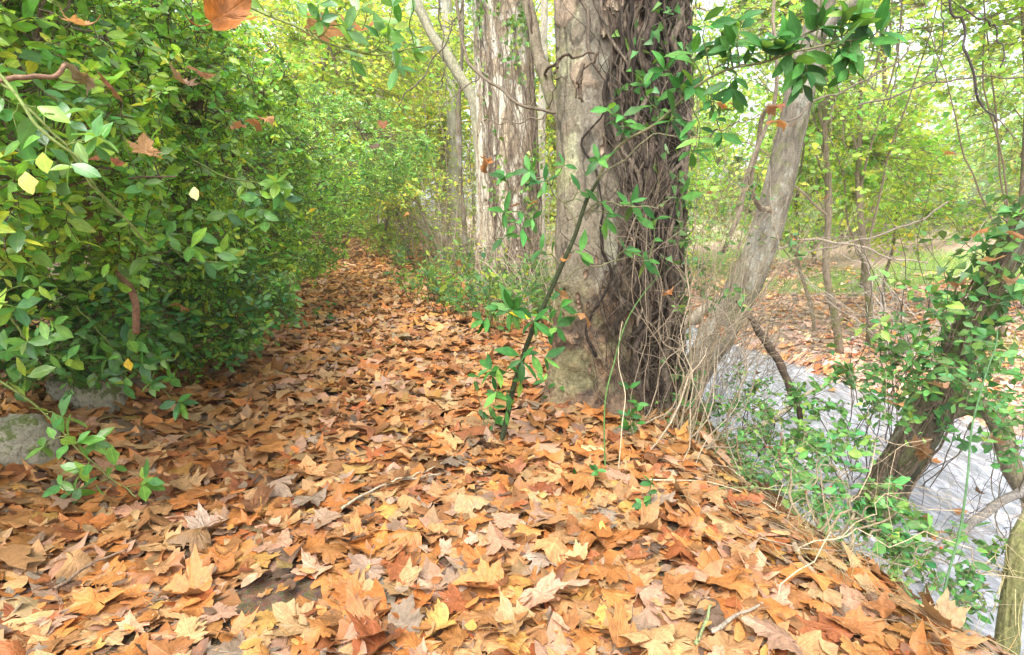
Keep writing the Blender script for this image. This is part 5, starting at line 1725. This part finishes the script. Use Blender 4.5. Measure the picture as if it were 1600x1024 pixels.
back_tree('far_tree', 'spreading yellow green tree closing the view behind the leaning tree', (4.5, 20), (4.5, 19, 3.4), (4, 3, 3.0), 1300, 8, .15, .12, .12, FB, pal=RG_, seed=5, gap=.43)
back_tree('far_tree', 'pale hazy green tree on the far slope in the right distance', (12, 21), (12, 20, 3.4), (4.2, 3, 3.0), 1300, 8, .15, .12, .12, FB, seed=6, gap=.43, pal=PG, palw=[4, 4, 4, 3])
back_tree('far_tree', 'broad pale tree on the far slope near the right frame edge', (20, 22), (19.5, 21, 4.5), (4.5, 3, 4.5), 1300, 8, .16, .13, .12, FB, seed=7, gap=.43, pal=PG, palw=[4, 4, 3, 3])
back_tree('far_bush', 'low grey green bushes under the far slope trees', (9, 17), (9, 16.5, 1.6), (5.5, 1.4, 1.5), 1000, 8, .12, .08, .06, FB, seed=8, pal=[(.20, .29, .12), (.30, .38, .18), (.36, .40, .24)], palw=[3, 3, 3], gap=.43)
back_tree('overhanging_tree', 'dense bright foliage hanging into the upper right corner', (6.8, 5.2), (5.9, 6.2, 4.4), (1.25, 1.3, 1.3), 420, 9, .075, .062, .08, FB, seed=9, kind='hex', gap=.42, pal=PG, palw=[4, 3, 1, 4])
back_tree('overhanging_tree', 'thin sparse sprays of small leaves against the bright sky at upper right', (5.6, 8.6), (4.5, 8.2, 4.3), (2.4, 1.2, 1.0), 330, 8, .07, .06, .05, FB, seed=10, kind='hex', gap=.46, pal=[(.14, .26, .08), (.22, .34, .10)], palw=[1, 1])
WD = 'woodland trees closing the path'
back_tree('woodland_tree', 'glowing yellow green tree over the end of the path', (-4.8, 22), (-4.8, 21, 5.2), (3.4, 3, 4.2), 1900, 8, .15, .11, .14, WD, seed=11, gap=.41)
back_tree('woodland_tree', 'yellow leaved tree left behind the hedge crown', (-9, 17.5), (-8.6, 17, 5.4), (3.4, 3, 3.6), 1700, 8, .14, .10, .14, WD, seed=12, gap=.41)
back_tree('woodland_tree', 'light green tree between the path end and paler plane tree', (-1.8, 17), (-2.0, 17, 4.8), (2.6, 2, 3.6), 1500, 8, .12, .09, .12, WD, seed=13, gap=.42)
back_tree('woodland_tree', 'sunlit tree glimpsed between the two plane trees', (1.6, 16), (1.5, 16, 3.6), (2.2, 2, 3.6), 1300, 8, .12, .09, .10, WD, seed=14, gap=.43)
back_tree('woodland_tree', 'dark backing tree far behind the path end', (-8, 30), (-8, 29, 6), (6, 3, 6), 1700, 8, .22, .16, .2, WD, seed=15, gap=.38, pal=[(.26, .44, .07), (.38, .54, .09), (.48, .58, .10)], palw=[3, 3, 2])
back_tree('woodland_tree', 'tall backing tree far beyond the paler plane tree', (1, 30), (1, 29, 6), (6, 3, 6), 1600, 8, .22, .16, .2, WD, seed=16, gap=.40)
back_tree('woodland_tree', 'backing tree far behind the left hedge', (-15, 22), (-15, 21, 5), (5, 3, 5), 1200, 8, .2, .15, .2, WD, seed=17, gap=.38, pal=[(.08, .19, .04), (.14, .26, .05)], palw=[1, 1])
back_tree('woodland_bush', 'low dense bush closing the end of the path', (-7.2, 26), (-7.2, 25, 1.2), (3.0, 1.5, 1.6), 900, 8, .13, .09, .05, WD, seed=18, gap=.38, pal=[(.30, .48, .08), (.42, .56, .10)], palw=[1, 1])
back_tree('woodland_bush', 'bushy growth right of the path end', (-3.4, 15.5), (-3.2, 15.5, .9), (1.4, 1.4, 1.0), 520, 8, .09, .06, .04, WD, seed=19, gap=.40, pal=[(.24, .42, .08), (.36, .52, .10), (.46, .56, .10)], palw=[3, 3, 2])

back_tree('woodland_tree', 'bright yellow green tree arching over the path beyond the hedge crown', (-5.6, 14.5), (-3.6, 13.6, 4.6), (3.0, 2.2, 1.9), 1500, 8, .11, .08, .10, WD, seed=21, kind='hex', gap=.44, pal=[(.42, .60, .10), (.56, .68, .14), (.32, .52, .09)], palw=[4, 3, 3])
back_tree('woodland_bush', 'pale yellow green bush hanging over the path end right side', (-1.5, 12.6), (-2.6, 12.6, 2.2), (1.3, 1.3, 1.0), 420, 8, .09, .06, .04, WD, seed=22, kind='hex', gap=.47, pal=[(.42, .58, .12), (.52, .62, .16), (.30, .48, .10)], palw=[4, 3, 3])
back_tree('overhanging_tree', 'fresh yellow green sprays filling the upper right behind the dark hanging twigs', (7.6, 8.6), (6.2, 7.6, 4.3), (2.3, 1.6, 1.8), 640, 9, .08, .066, .04, FB, seed=23, kind='hex', gap=.47, pal=RG_)
back_tree('overhanging_tree', 'lime green leafy boughs just right of the leaning tree', (4.9, 8.2), (3.6, 7.8, 3.3), (1.3, 1.2, 1.9), 420, 9, .075, .062, .05, FB, seed=24, kind='hex', gap=.49, pal=RG_)
back_tree('far_tree', 'tall airy pale green tree rising behind the upper right boughs', (8.4, 13.5), (7.4, 13, 5.2), (3.6, 1.8, 2.6), 1000, 8, .10, .085, .07, FB, seed=26, kind='hex', gap=.45, pal=PG, palw=[3, 4, 4, 2])
back_tree('far_tree', 'pale lime tree far behind between the vine stems and leaning tree', (4.2, 14.5), (4.0, 14, 5.0), (2.2, 1.6, 2.4), 560, 8, .10, .085, .06, FB, seed=27, kind='hex', gap=.46, pal=PG, palw=[3, 4, 3, 2])
back_tree('hazel_bush', 'light lime bush between the massive plane tree and leaning tree across the stream', (2.9, 10.6), (2.7, 10.2, 2.6), (1.1, 1.0, 2.0), 420, 9, .08, .06, .04, FB, seed=25, kind='hex', gap=.47, pal=RG_)

# pale far trunks
for lab, pl, r0_, c_ in [('pale straight trunk behind left of the paler plane tree', [(712, 440, 16), (708, 250, 16), (702, 100, 16), (694, -80, 16)], .15, (.36, .34, .28)),
                         ('thin pale trunk slanting across before the far trunks', [(760, 330, 11), (745, 190, 11), (712, 110, 11), (668, 40, 11), (640, -60, 11)], .09, (.32, .30, .21)),
                         ('grey trunk glimpsed above the path end', [(600, 380, 19), (596, 200, 19), (590, 0, 19)], .15, (.36, .32, .25)),
                         ('slim leaning trunk over the path end', [(640, 390, 15), (610, 290, 15), (590, 220, 15), (560, 100, 15)], .06, (.26, .20, .14)),
                         ('slim grey trunk between the two plane trees', [(850, 430, 12), (846, 250, 12), (850, 60, 12), (852, -60, 12)], .08, (.40, .36, .28)),
                         ('thin dark upright trunk in the thicket', [(730, 430, 11), (722, 300, 11), (716, 180, 11), (722, 60, 11)], .035, (.16, .13, .09))]:
    p3 = [at(*v) for v in pl]
    p3[0][2] = H(p3[0][0], p3[0][1]) - .05
    if pl[-1][1] < 120:
        p3.append(p3[-1] + (p3[-1] - p3[-2]) * .6 + [0, 0, 3.0])
    r_ = thing('slender_tree', p3[0], lab, 'tree', 'far trunks in the woods')
    V, q, col, _s = trunk_surface(p3, lambda t: r0_ * (1.1 - .4 * t), 48, 140, bark_disp(np.asarray(c_) * .6, np.asarray(c_) * 1.15, 8, 1.5, .015, None, int(r0_ * 1000), .03))
    a = Acc()
    a.add(V.reshape(-1, 3), [q], col.reshape(-1, 3))
    a.build('trunk', M_ALDER, r_)


# ------------------------------------------------------------------ grass
def blades(acc, x, y, L, w_, pal, palw, lean=.5):
    n_ = len(x)
    P = np.stack([x, y, H(x, y) - .01], -1)
    D = np.stack([RG.normal(0, lean, n_), RG.normal(0, lean, n_), np.ones(n_)], -1)
    c_, _ = pick(pal, palw, n_)
    leaves(acc, P, D, np.stack([RG.normal(0, 1, n_), RG.normal(0, 1, n_), np.full(n_, .1)], -1), L * RG.uniform(.5, 1.3, n_), w_, vary(c_, n_, .2), 'blade', .9)


a = Acc()
x = RG.uniform(3.5, 15, 16000)
y = RG.uniform(7, 22, 16000)
k = (x > far_shore(y) + 1.8) & (x < far_shore(y) + 10) & (fbm(x * .35, y * .35, 0, 3, 21) > .47)
blades(a, x[k], y[k], .20, .006, [(.28, .44, .10), (.40, .52, .14), (.48, .50, .20)], [4, 3, 2])
o = a.build('grass', M_GRASS)
tag(o, 'soft pale grass growing on the far bank of the stream', 'grass', None, 'stuff')
a = Acc()
x = RG.uniform(.9, 3.0, 16000)
y = RG.uniform(1.0, 5.5, 16000)
k = (x > edge(y) - .12) & (x < edge(y) + .8) & (fbm(x * 2.2, y * 2.2, 0, 3, 23) > .45)
k &= y > 1.5
blades(a, x[k], y[k], .19, .0011, [(.40, .33, .18), (.30, .24, .13), (.16, .24, .06), (.48, .42, .26)], [4, 3, 3, 2], 1.0)
n_ = 150
yy_ = RG.uniform(1.3, 3.6, n_)
xx_ = edge(yy_) + RG.normal(.0, .16, n_)
an_ = RG.normal(2.2, .5, n_)
ln_ = RG.uniform(.12, .42, n_)
A_ = np.stack([xx_ - np.cos(an_) * ln_ / 2, yy_ - np.sin(an_) * ln_ / 2], -1)
B_ = np.stack([xx_ + np.cos(an_) * ln_ / 2, yy_ + np.sin(an_) * ln_ / 2], -1)
A_ = np.concatenate([A_, (H(A_[:, 0], A_[:, 1]) + RG.uniform(.03, .07, n_))[:, None]], 1)
B_ = np.concatenate([B_, (H(B_[:, 0], B_[:, 1]) + RG.uniform(.03, .09, n_))[:, None]], 1)
tubes(a, wig(bez(A_, (A_ + B_) / 2 + [0, 0, .03], B_, 9), .006, 1.2), np.linspace(1, .6, 9)[None] * RG.uniform(.0009, .0022, (n_, 1)), 4, lerp3((.20, .15, .09), (.46, .38, .24), RG.random(n_)), cap=False)
o = a.build('dry_grass', M_GRASS)
tag(o, 'wispy dry grass and stalks along the bank edge above the stream', 'dry grass', None, 'stuff')
a = Acc()
x = RG.uniform(-3, 1.0, 5000)
y = RG.uniform(5.5, 16, 5000)
k = (fbm(x * 1.2, y * 1.2, 0, 3, 25) > .56) & (x > left_edge(y) + 1.9 + .3 * noise(y * 2, 3))
P = np.stack([x[k], y[k], H(x[k], y[k]) + RG.uniform(.02, .12, k.sum())], -1)
c_, _ = pick([(.06, .16, .04), (.10, .23, .05), (.18, .30, .06)], [4, 4, 2], len(P))
leaves(a, P, rand_dir(len(P)) + [0, 0, .1], RG.normal(0, .4, (len(P), 3)) + [0, 0, 1], .055, .022, vary(c_, len(P)), 'ivy')
o = a.build('ground_ivy', M_IVY)
tag(o, 'low ground ivy creeping through the litter right of the path', 'ground cover', None, 'stuff')

# ------------------------------------------------------------------ sticks on the ground
STK = [('pale forked stick lying in the middle of the path', [(535, 812), (575, 785), (620, 768), (690, 755)], .006, (.36, .31, .22)),
       ('dry branch stub lying down the bank edge', [(1238, 868), (1262, 905), (1298, 952)], .011, (.34, .26, .17)),
       ('thin dry twig before the leaning sapling', [(820, 655), (870, 690), (925, 735)], .004, (.40, .31, .21)),
       ('long straw stalk lying on the bank top', [(1000, 765), (1100, 768), (1190, 800), (1250, 850)], .0035, (.44, .36, .24)),
       ('grey twig lying by the path at lower middle', [(1110, 1010), (1150, 985), (1190, 965)], .007, (.30, .25, .19)),
       ('dark twig half buried in leaves at lower left', [(90, 940), (150, 900), (200, 878)], .006, (.22, .15, .10)),
       ('gnarled grey root poking out below the vine roots', [(985, 730), (1010, 745), (1060, 742), (1110, 752)], .022, (.27, .22, .16)),
       ('short mossy root end beside the trunk hollow', [(1000, 650), (1025, 690), (1030, 735)], .028, (.16, .12, .08)),
       ('green stub of a cut shoot at the bottom edge', [(1085, 1030), (1098, 1000), (1110, 970)], .006, (.22, .27, .12))]
for lab, pl, r0_, c_ in STK:
    p3 = []
    for v in pl:
        g_ = gpt(*v)
        p3.append(g_ + [0, 0, .05 if r0_ < .02 else .0])
    a = Acc()
    P_ = wig(spline(p3, 30)[None], .0025 if r0_ < .02 else .008, 1.3)
    tubes(a, P_, np.linspace(r0_, r0_ * .6, 30)[None] * (.8 + .4 * RG.random((1, 30))), 8, c_)
    if 'forked' in lab:
        tubes(a, wig(bez(P_[0, 16], P_[0, 20] + [.05, .02, .02], P_[0, 24] + [.12, .03, .0], 12), .006, 2), np.linspace(.004, .002, 12)[None], 6, c_)
        tubes(a, wig(bez(P_[0, 22], P_[0, 25] + [.02, .05, .01], P_[0, 28] + [.02, .12, .0], 12), .006, 2), np.linspace(.004, .002, 12)[None], 6, c_)
    o = a.build('root' if 'root' in lab else 'stick', M_WOOD, origin=p3[0])
    tag(o, lab, 'root' if 'root' in lab else 'stick')

# ------------------------------------------------------------------ dry leaves caught in the foliage
CG = 'dry leaves caught in branches'
CAUGHT = [(352, 22, 1.35, .15, 1, 'big orange dry leaf hanging at the top of the hedge'), (120, 38, 1.5, .09, 0, 'pale ragged dry leaf hung in the upper left hedge'), (500, 38, 1.7, .13, 4, 'broad pinkish dry leaf lying on the upper sprig'), (560, 48, 1.7, .11, 4, 'pale dry leaf resting right of the broad pinkish one'),
          (228, 236, 1.6, .10, 0, 'spread tan dry leaf caught in the hedge middle'), (170, 245, 1.65, .08, 2, 'brown folded dry leaf left of the spread tan one'), (398, 192, 2.4, .10, 2, 'russet dry leaf caught in the hedge toward the path'), (372, 200, 2.4, .08, 7, 'chestnut dry leaf left of the russet hedge one'),
          (418, 185, 2.5, .08, 0, 'small tan dry leaf right of the russet hedge one'), (310, 110, 2.0, .10, 7, 'dry leaf lodged high in the hedge'), (285, 130, 2.0, .10, 4, 'mauve dry leaf lodged in the hedge shade'), (130, 120, 1.7, .11, 6, 'greyish dry leaf pressed in the dark upper hedge'),
          (175, 135, 1.7, .10, 2, 'russet dry leaf deep in the upper hedge'), (600, 196, 4.5, .11, 2, 'russet dry leaf at the hedge crown tip'), (585, 228, 4.5, .09, 3, 'dark dry leaf dangling under the hedge crown tip'), (760, 260, 4.6, .15, 1, 'orange dry leaves bunch before the paler plane tree'),
          (833, 318, 2.9, .06, 1, 'small orange dry leaf on the sapling upper side'), (805, 322, 2.9, .05, 2, 'tiny russet dry leaf left of the small orange one'), (632, 336, 6, .13, 1, 'orange dry leaf hanging above the path seedlings'), (716, 410, 6, .11, 1, 'orange dry leaf caught on seedlings right of the path'),
          (1218, 190, 2.6, .12, 1, 'bright orange dry leaf on the twigs before the leaning tree'), (1210, 165, 2.6, .09, 2, 'red brown dry leaf just above the bright orange one'), (1150, 162, 2.6, .08, 2, 'red dry leaf below the laurel branch'), (1130, 165, 2.6, .06, 1, 'small red dry leaf beside the laurel branch twigs'),
          (1486, 238, 3.4, .10, 1, 'orange dry leaf hanging alone in the right foliage'), (1128, 515, 3.6, .10, 1, 'orange dry leaf caught in twigs before the leaning tree foot'), (1105, 495, 3.7, .08, 0, 'tan dry leaf left of the orange one in the twigs'), (912, 491, 2.75, .13, 0, 'flat tan dry leaf resting before the massive trunk'),
          (886, 406, 2.7, .08, 1, 'long orange dry leaf hanging from the sapling stem'), (1045, 460, 3.2, .08, 1, 'orange dry leaf right of the massive trunk'), (1465, 604, 3.3, .12, 4, 'pinkish dry leaf stuck on the slanting ivied tree'), (1400, 632, 3.2, .12, 0, 'tan curled dry leaf in the airy shrub before the water'),
          (1547, 408, 3.2, .13, 0, 'broad tan dry leaf lying on the ivy'), (1592, 365, 3.2, .12, 7, 'chestnut dry leaf high on the ivy at the right edge'), (1530, 360, 3.3, .10, 7, 'curled brown dry leaf on the twig left of the ivy'), (1500, 445, 3.3, .08, 2, 'red brown dry leaf at the ivy left side'),
          (1555, 690, 2.9, .09, 4, 'pinkish dry leaf over the right limb'), (1580, 440, 3.2, .10, 4, 'pinkish dry leaf hung below the broad tan ivy one'), (1440, 708, 3.4, .14, 7, 'chestnut dry leaves lodged at the slanting tree base'), (1290, 310, 3.8, .06, 2, 'small red dry leaf among the far pale foliage'),
          (15, 392, 1.6, .08, 0, 'tan dry leaf at the left frame edge'), (285, 478, 2.9, .10, 7, 'folded chestnut dry leaf standing at the hedge foot'), (170, 585, 2.9, .12, 1, 'rust dry leaf lying on the upper mossy stone'), (100, 300, 2.2, .10, 2, 'russet dry leaf deep in the left hedge'),
          (130, 330, 2.2, .11, 2, 'dark russet dry leaf behind the brown bare stem'), (1460, 830, 2.6, .09, 1, 'orange dry leaves snagged on the grey branch'), (1530, 770, 3.6, .09, 3, 'dark dry leaf drifting on the water'), (1180, 580, 4.0, .08, 3, 'dark curled dry leaf on twigs near the broken branch'),
          (880, 460, 2.8, .09, 0, 'small tan dry leaf left of the massive trunk'), (1245, 378, 4.4, .08, 1, 'orange dry leaf caught on low grey limbs'), (1110, 300, 3.6, .06, 1, 'small orange dry leaf in twigs right of the vine stems'), (40, 300, 2.0, .1, 7, 'chestnut dry leaf behind the pale yellow oval leaf')]
for (px, py, yd, sz, ci, lab) in CAUGHT:
    sz = sz * .88
    p = at(px, py, yd + (.12 if px < 420 and py > 60 else 0))
    one = lambda v: np.array([float(v)])
    Vv = plane_leaf_verts(T_HI, one(sz * .8), one(RG.uniform(0, 2 * pi)), one(RG.uniform(-1.5, 1.5)), one(RG.uniform(.2, 1.3)), np.array([RG.random() < .5]), one(RG.uniform(.9, 1.9)), one(RG.uniform(0, pi)), one(RG.normal(0, .3)), one(RG.uniform(0, .4)))
    a = Acc()
    c_ = vary(LPAL[ci][None] * (1.1 if ci in (1, 2) else 1), 1, .08, .03)
    add_plane_leaves(a, T_HI, Vv, p[None], c_)
    if 'leaves' in lab:
        for _ in range(2):
            Vv = plane_leaf_verts(T_HI, one(sz * .8), one(RG.uniform(0, 2 * pi)), one(RG.uniform(-.6, .6)), one(RG.uniform(.6, 1.5)), np.array([RG.random() < .5]), one(RG.uniform(.8, 1.8)), one(RG.uniform(0, pi)), one(RG.normal(0, .3)), one(.2))
            add_plane_leaves(a, T_HI, Vv, (p + RG.normal(0, .035, 3))[None], c_ * RG.uniform(.75, 1.1))
    dv_ = nrm(Vv[0, 1 + 2 * ((len(T_HI[0]) - 1) // 3)] - Vv[0, 0]) * sz * .5
    q_ = p + Vv[0, 1 + 2 * ((len(T_HI[0]) - 1) // 3)]
    o = a.build('dry_leaf', M_HANG, origin=p)
    a = Acc()
    tubes(a, bez(q_, q_ + dv_ * .6, q_ + dv_ + [0, 0, sz * .35], 6), .0013, 4, c_ * .6, cap=False)
    st = a.build('stalk', M_STALK)
    st.data.transform(__import__('mathutils').Matrix.Translation([-float(v) for v in p]))
    st.parent = o
    tag(o, lab.replace('leaves', 'leaf cluster') if 'leaves' in lab else lab, 'leaf', CG)
FL = ['tan leaf floating on the stream near the slanting tree', 'brown leaf floating mid stream', 'russet leaf floating by the far shore', 'dark leaf stranded at the far shore edge', 'pale leaf floating behind the airy shrub', 'curled leaf drifting by the grey branch']
for lab, (px, py) in zip(FL, [(1460, 720), (1240, 620), (1300, 610), (1545, 690), (1200, 700), (1500, 800)]):
    d = ray(px, py)
    p = CAM + d * ((WATER + .03 - CAM[2]) / d[2])
    one = lambda v: np.array([float(v)])
    Vv = plane_leaf_verts(T_HI, one(.085), one(RG.uniform(0, 6)), one(0), one(.08), np.array([False]), one(.5), one(1), one(.2), one(.1))
    a = Acc()
    add_plane_leaves(a, T_HI, Vv, p[None], vary(LPAL[RG.integers(0, 3)][None], 1, .1, .03))
    o = a.build('floating_leaf', M_DEAD, origin=p)
    tag(o, lab, 'leaf', 'leaves floating on the stream')
for px, py, yd, L_, c_, lab in [(40, 268, 1.4, .055, (.62, .60, .18), 'pale yellow spotted oval leaf hanging at the left edge'), (66, 238, 1.4, .05, (.36, .50, .06), 'lime green round leaf above the pale yellow oval one'), (303, 292, 1.7, .04, (.68, .62, .30), 'cream oval leaf shining in the hedge middle'), (200, 560, 2.6, .06, (.75, .52, .04), 'small bright yellow leaf on the sprig by the stones')]:
    a = Acc()
    p = at(px, py, yd)
    leaves(a, p[None], np.array([[.15, -.1, -1.0]]), np.array([[.1, -1, .1]]), L_, L_ * .36, [c_], 'fine', .1)
    o = a.build('yellow_leaf', M_EVER, origin=p)
    tag(o, lab, 'leaf')

# ------------------------------------------------------------------ the moist air between the trees
hb = np.array([(x_, y_, z_) for z_ in (-3.2, 17.0) for x_, y_ in ((-306, -206), (306, -206), (306, 406), (-306, 406))], float)
a = Acc()
a.add(hb, [np.array([(3, 2, 1, 0), (4, 5, 6, 7), (0, 1, 5, 4), (1, 2, 6, 5), (2, 3, 7, 6), (3, 0, 4, 7)])], (1, 1, 1))
hm, hnt, HN, hout = mk('pale_haze')
hv = HN('VolumePrincipled', inp={'Color': (.93, .96, .95, 1), 'Density': HAZE, 'Anisotropy': .2})
hnt.links.new(hv.outputs[0], hout.inputs['Volume'])
o = a.build('haze', hm, smooth=False)
tag(o, 'pale moist haze in the air between the far trees', 'haze', None, 'stuff')

# ------------------------------------------------------------------ camera, sky, sun
cd = bpy.data.cameras.new('camera')
cam = bpy.data.objects.new('camera', cd)
COL.objects.link(cam)
cam.location = CAM
cam.rotation_euler = (pi / 2 - PITCH, 0, 0)
cd.sensor_width = 36
cd.lens = 36 * F / 1600
cd.clip_start = .05
cd.clip_end = 1200
SC.camera = cam

EL, AZ = math.radians(58), math.radians(-160)          # azimuth from +Y towards +X
w = bpy.data.worlds.new('World')
SC.world = w
w.use_nodes = True
nt = w.node_tree
bg = nt.nodes['Background']
sky = nt.nodes.new('ShaderNodeTexSky')
sky.sky_type = 'NISHITA'
sky.sun_disc = False
sky.sun_elevation = EL
sky.sun_rotation = AZ
sky.air_density = 1.0
sky.dust_density = 4.0
sky.ozone_density = .6
hs_n = nt.nodes.new('ShaderNodeHueSaturation')
hs_n.inputs['Saturation'].default_value = .35
nt.links.new(sky.outputs[0], hs_n.inputs['Color'])
nt.links.new(hs_n.outputs[0], bg.inputs[0])
bg.inputs[1].default_value = .15

sd = bpy.data.lights.new('sun', 'SUN')
sd.energy = 1.1
sd.angle = math.radians(40)
sd.color = (1, .95, .86)
so = bpy.data.objects.new('sun', sd)
COL.objects.link(so)
from mathutils import Vector
dv = Vector((math.sin(AZ) * math.cos(EL), math.cos(AZ) * math.cos(EL), math.sin(EL)))
so.rotation_euler = dv.to_track_quat('Z', 'Y').to_euler()
so.location = (3, 3, 12)

vs = SC.view_settings
SC.display_settings.display_device = 'sRGB'
vs.view_transform = 'Standard'
vs.look = 'None'
vs.exposure = 1.88
vs.gamma = 1
SC.render.engine = 'CYCLES'
cy = SC.cycles
cy.max_bounces = 8
cy.volume_bounces = 1
cy.diffuse_bounces = 4
cy.glossy_bounces = 2
cy.transmission_bounces = 4
cy.use_denoising = True
cy.denoiser = 'OPENIMAGEDENOISE'
cy.denoising_input_passes = 'RGB_ALBEDO_NORMAL'
cy.denoising_prefilter = 'ACCURATE'
cy.sample_clamp_indirect = 6
